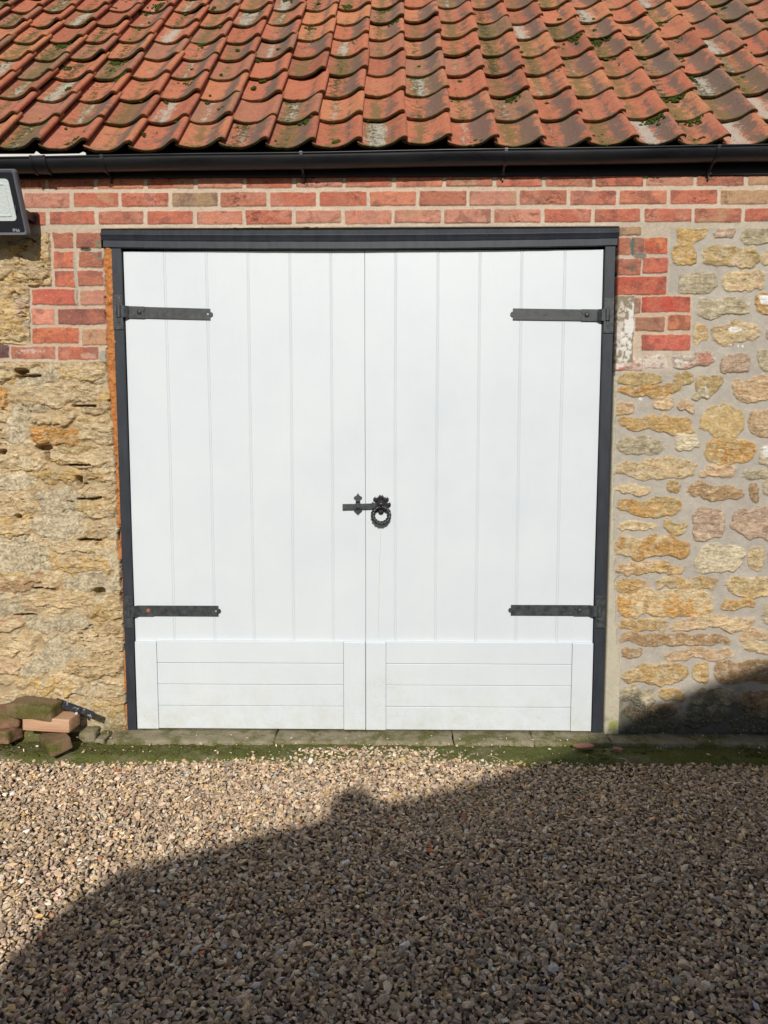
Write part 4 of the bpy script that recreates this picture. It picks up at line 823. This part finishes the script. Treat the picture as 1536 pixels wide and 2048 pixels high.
for h in range(len(hulls)):
    I_ = np.where(hid == h)[0]; hv, hf = hulls[h]; P_ = hv[None] * np.stack([sz[I_], sz[I_] * fy_[I_], sz[I_] * fz_[I_]], 1)[:, None, :]
    ca, sa = np.cos(tl[I_])[:, None], np.sin(tl[I_])[:, None]; py_, pz_ = P_[..., 1] * ca - P_[..., 2] * sa, P_[..., 1] * sa + P_[..., 2] * ca; px_ = P_[..., 0]
    ca, sa = np.cos(tl2[I_])[:, None], np.sin(tl2[I_])[:, None]; px_, pz_ = px_ * ca - pz_ * sa, px_ * sa + pz_ * ca
    ca, sa = np.cos(ang[I_])[:, None], np.sin(ang[I_])[:, None]; px_, py_ = px_ * ca - py_ * sa, px_ * sa + py_ * ca
    V_ = np.stack([px_ + x[I_, None], py_ + y[I_, None], pz_ + z[I_, None]], -1); VV.append(V_.reshape(-1, 3)); FF.append((hf[None] + (np.arange(len(I_)) * len(hv))[:, None, None]).reshape(-1, 3) + NV_)
    c_ = pal[ci_[I_]] * br_[I_, None]; CCc.append(np.repeat(c_, len(hv), 0)); NV_ += len(I_) * len(hv)
me = bpy.data.meshes.new('gravel'); v = np.concatenate(VV); raw_mesh(me, v, np.concatenate(FF), 3)
a = me.color_attributes.new('Col', 'FLOAT_COLOR', 'POINT'); cc = np.ones((len(v), 4), np.float32); cc[:, :3] = np.concatenate(CCc); a.data.foreach_set('color', cc.ravel())
tag(link('gravel', me, M['gravel'], None, False), 'loose tan and grey gravel chips covering the drive', 'gravel', kind='stuff')

# ------------------------------------------------------------------ pile of bricks and timber beside the left jamb
def chunk(name, c, size, rot, m, label, cat, bev=.010, seg=3, amp=.003, cuts=4, round_left=0, group=None):
    t = bmesh.new(); box(t, (0, 0, 0), size, None, bev, seg)
    bmesh.ops.subdivide_edges(t, edges=[e_ for e_ in t.edges if e_.calc_length() > .03], cuts=cuts, use_grid_fill=True)
    sd_ = rnd.randint(0, 999)
    for v_ in t.verts:
        if round_left:
            u_ = max(0, (-v_.co.x - size[0] * .22) / (size[0] * .28)); k_ = math.sqrt(max(.12, 1 - u_ * u_ * .8)); v_.co.z = v_.co.z * k_ - .0; v_.co.y *= (.6 + .4 * k_)
        q = [float(fbm(np.array([v_.co.x + v_.co.z * .7 + i]), np.array([v_.co.y + v_.co.z + i * 2]), 26, 3, sd_ + i)[0]) for i in range(3)]
        v_.co += Vector(q) * amp
    o = obj(name, t, m, None, True); o.location = c; o.rotation_euler = rot; tag(o, label, cat, group)
    return o
tz = Vector; GB = 'old bricks piled beside the left jamb'
chunk('old_brick', (W(68, 1431, -.15) + tz((0, .0, .035))), (.235, .105, .074), Euler((R(4), R(3), R(-5))), M['mossbrick'], 'moss-covered round-ended stone brick lying on top of the pile', 'brick', .014, 3, .005, 4, 1, GB)
tb = chunk('timber_block', W(100, 1450, -.20) + tz((-.016, .05, 0)), (.222, .105, .062), Euler((0, R(2.0), R(-3))), M['timber'], 'bare sawn timber offcut wedged under the mossy round-ended brick', 'timber block', .003, 2, .0008, 2)
chunk('old_brick', W(108, 1484, -.225) + tz((-.003, .02, -.006)), (.20, .10, .062), Euler((R(14), R(-4), R(-52))), M['mossbrick2'], 'moss-stained brick set cornerwise on the kerb under the timber offcut', 'brick', .008, 2, .003, 3, 0, GB)
chunk('old_brick', W(-12, 1440, -.16) + tz((-.0, .04, 0)), (.21, .11, .095), Euler((R(2), R(-3), R(10))), M['redbrick'], 'weathered red brick at the left edge of the photo, behind the mossy round-ended brick', 'brick', .016, 3, .005, 3, 0, GB)
chunk('old_brick', W(-10, 1468, -.16) + tz((0, .03, -.004)), (.19, .10, .062), Euler((0, R(2), R(-14))), M['redbrick'], 'broken brown brick at the bottom left, underneath the weathered red brick', 'brick', .006, 2, .008, 4, 0, GB)
# bent black iron bar propped behind
bm = bmesh.new(); a, b = W(112, 1402, -.10), W(187, 1430, -.16); d = b - a; L2 = d.length
box(bm, (0, 0, 0), (L2, .006, .030), None, .0015, 1); box(bm, (-L2 * .05, -.006, -.005), (L2 * .45, .006, .026), None, .0015, 1)
for i in range(4): cyl(bm, (L2 * (.5 - .06 - i * .11), -.0045, .005 * (-1) ** i), (L2 * (.5 - .06 - i * .11), -.002, .005 * (-1) ** i), .0035, 8)
bmesh.ops.subdivide_edges(bm, edges=[e_ for e_ in bm.edges if e_.calc_length() > .08], cuts=5)
k = NT('flaking_black_paint', .5); nn_ = k.noise(60, 5, .7); k.color(k.mix(k.ramp(nn_, .58, .64), (.018, .02, .026), (.30, .36, .38))); k.bump(nn_, .002); M['flake'] = k.m
o = obj('iron_bar', bm, M['flake'], None); o.location = (a + b) / 2; o.rotation_euler = (R(-20), math.atan2(-(d.z), math.hypot(d.x, d.y)), math.atan2(d.y, d.x)); tag(o, 'rusting black iron bar sticking out behind the mossy bricks', 'iron bar')
bm = bmesh.new(); bmesh.ops.create_icosphere(bm, subdivisions=2, radius=.0075); bmesh.ops.scale(bm, verts=bm.verts[:], vec=(1, .8, .9))
o = obj('snail_shell', bm, M['pebble'], None, True); o.location = W(153, 1427, -.165); tag(o, 'small round white snail shell on the corner of the timber offcut', 'shell')

# ------------------------------------------------------------------ odds and ends lying about
def flake(px, py, z, w_, d_, h_, rz, label):
    c_ = G(px, py, z); bm = bmesh.new(); o_ = []
    for i in range(11): an = 2 * pi * i / 11; r = rnd.uniform(.75, 1.1); o_.append((w_ / 2 * r * cos(an), d_ / 2 * r * sin(an)))
    vs = prism(bm, o_, h_, (0, 0, 0)); bmesh.ops.rotate(bm, verts=vs, cent=(0, 0, 0), matrix=Matrix.Rotation(R(90), 3, 'X'))
    bmesh.ops.bevel(bm, geom=bm.edges[:], offset=h_ * .2, segments=1, affect='EDGES')
    o = obj('brick_flake', bm, M['fragment'], None); o.location = c_; o.rotation_euler = (rnd.uniform(-.12, .12), rnd.uniform(-.1, .1), rz); tag(o, label, 'brick flake', 'brick flakes lying at the foot of the garage'); return o
flake(1236, 1500, -.012, .055, .028, .010, R(-35), 'pale pink brick flake lying aslant on the shaded mossy kerb')
flake(1166, 1493, -.008, .125, .045, .008, R(4), 'flat red brick flake lying on the kerb below the right jamb')
flake(690, 1496, -.010, .030, .022, .009, R(20), 'small brown brick flake at the gravel edge below the door joint')
def stem(p, q, r, label, bow=.01):
    cu = bpy.data.curves.new('dry_stem', 'CURVE'); cu.dimensions = '3D'; cu.bevel_depth = r; cu.bevel_resolution = 2; s_ = cu.splines.new('POLY'); s_.points.add(8)
    for i in range(9):
        t = i / 8; c_ = p.lerp(q, t); c_.z += .006 * sin(t * 7) + .003; c_.x += bow * sin(pi * t); s_.points[i].co = (*c_, 1)
    o_ = bpy.data.objects.new('t', cu); COL.objects.link(o_); dg = bpy.context.evaluated_depsgraph_get(); dg.update(); me = bpy.data.meshes.new_from_object(o_.evaluated_get(dg)); bpy.data.objects.remove(o_)
    tag(link('dry_stem', me, M['straw'], None, True), label, 'dry stem', 'dry stems lying on the gravel')
zg = -.033
stem(G(1133, 1602, zg), G(1195, 1560, zg), .0019, 'long straight dry stem lying on shaded gravel below the right door jamb')
stem(G(1098, 1778, zg), G(1130, 1838, zg), .0015, 'dry stem lying alone in the shaded gravel at the lower right', .008)
stem(G(975, 1512, zg + .006), G(1030, 1540, zg), .0015, 'short dry stem on the gravel edge below the right leaf kick boards')
stem(G(1240, 1518, zg + .006), G(1268, 1534, zg), .0014, 'thin curled dry stem at the gravel edge just right of the pale brick flake', .01)

# ------------------------------------------------------------------ barn across the yard (casts the shadow)
CYy = -6.5
barn = tag(empty('neighbouring_barn', (0, CYy, 0)), 'gabled barn standing across the yard behind the camera', 'barn')
rk = [(-.765, 2.50), (-.775, 2.74), (-.70, 2.89), (-.582, 3.012), (-.346, 3.075), (-.149, 3.143), (.106, 3.215), (.424, 3.303), (.834, 3.435), (1.176, 3.557), (1.481, 3.717), (1.716, 3.857), (2.176, 4.03)]
bm = bmesh.new(); prism(bm, [(rk[0][0], -.3)] + rk + [(3.6, 4.7), (7.2, 2.9), (7.2, -.3)], -.35, (0, 0, 0)); obj('gable_wall', bm, M['house'], barn)
bm = bmesh.new(); bx(bm, rk[0][0], rk[0][0] + .35, -6, -.352, -.3, 2.3); bx(bm, 6.85, 7.2, -6, -.352, -.3, 2.3); bx(bm, rk[0][0], 7.2, -6.35, -6.001, -.3, 2.3); obj('side_wall', bm, M['house'], barn)
bm = bmesh.new(); pr_ = [rk[3], rk[6], rk[12], (3.6, 4.7), (7.2, 2.9)]; pr2 = [(a, b - .12) for a, b in pr_]; prism(bm, pr_ + pr2[::-1], -6.0, (0, -.352, 0)); obj('roof', bm, M['slate'], barn)
bm = bmesh.new(); cxp = .205; cyl(bm, (cxp, -.1, 3.1), (cxp, -.1, 3.28), .085, 16); q = bmesh.ops.create_uvsphere(bm, u_segments=16, v_segments=10, radius=.115); bmesh.ops.translate(bm, verts=q['verts'], vec=(cxp + .0, -.1, 3.275)); obj('flue_pipe', bm, M['slate'], barn)
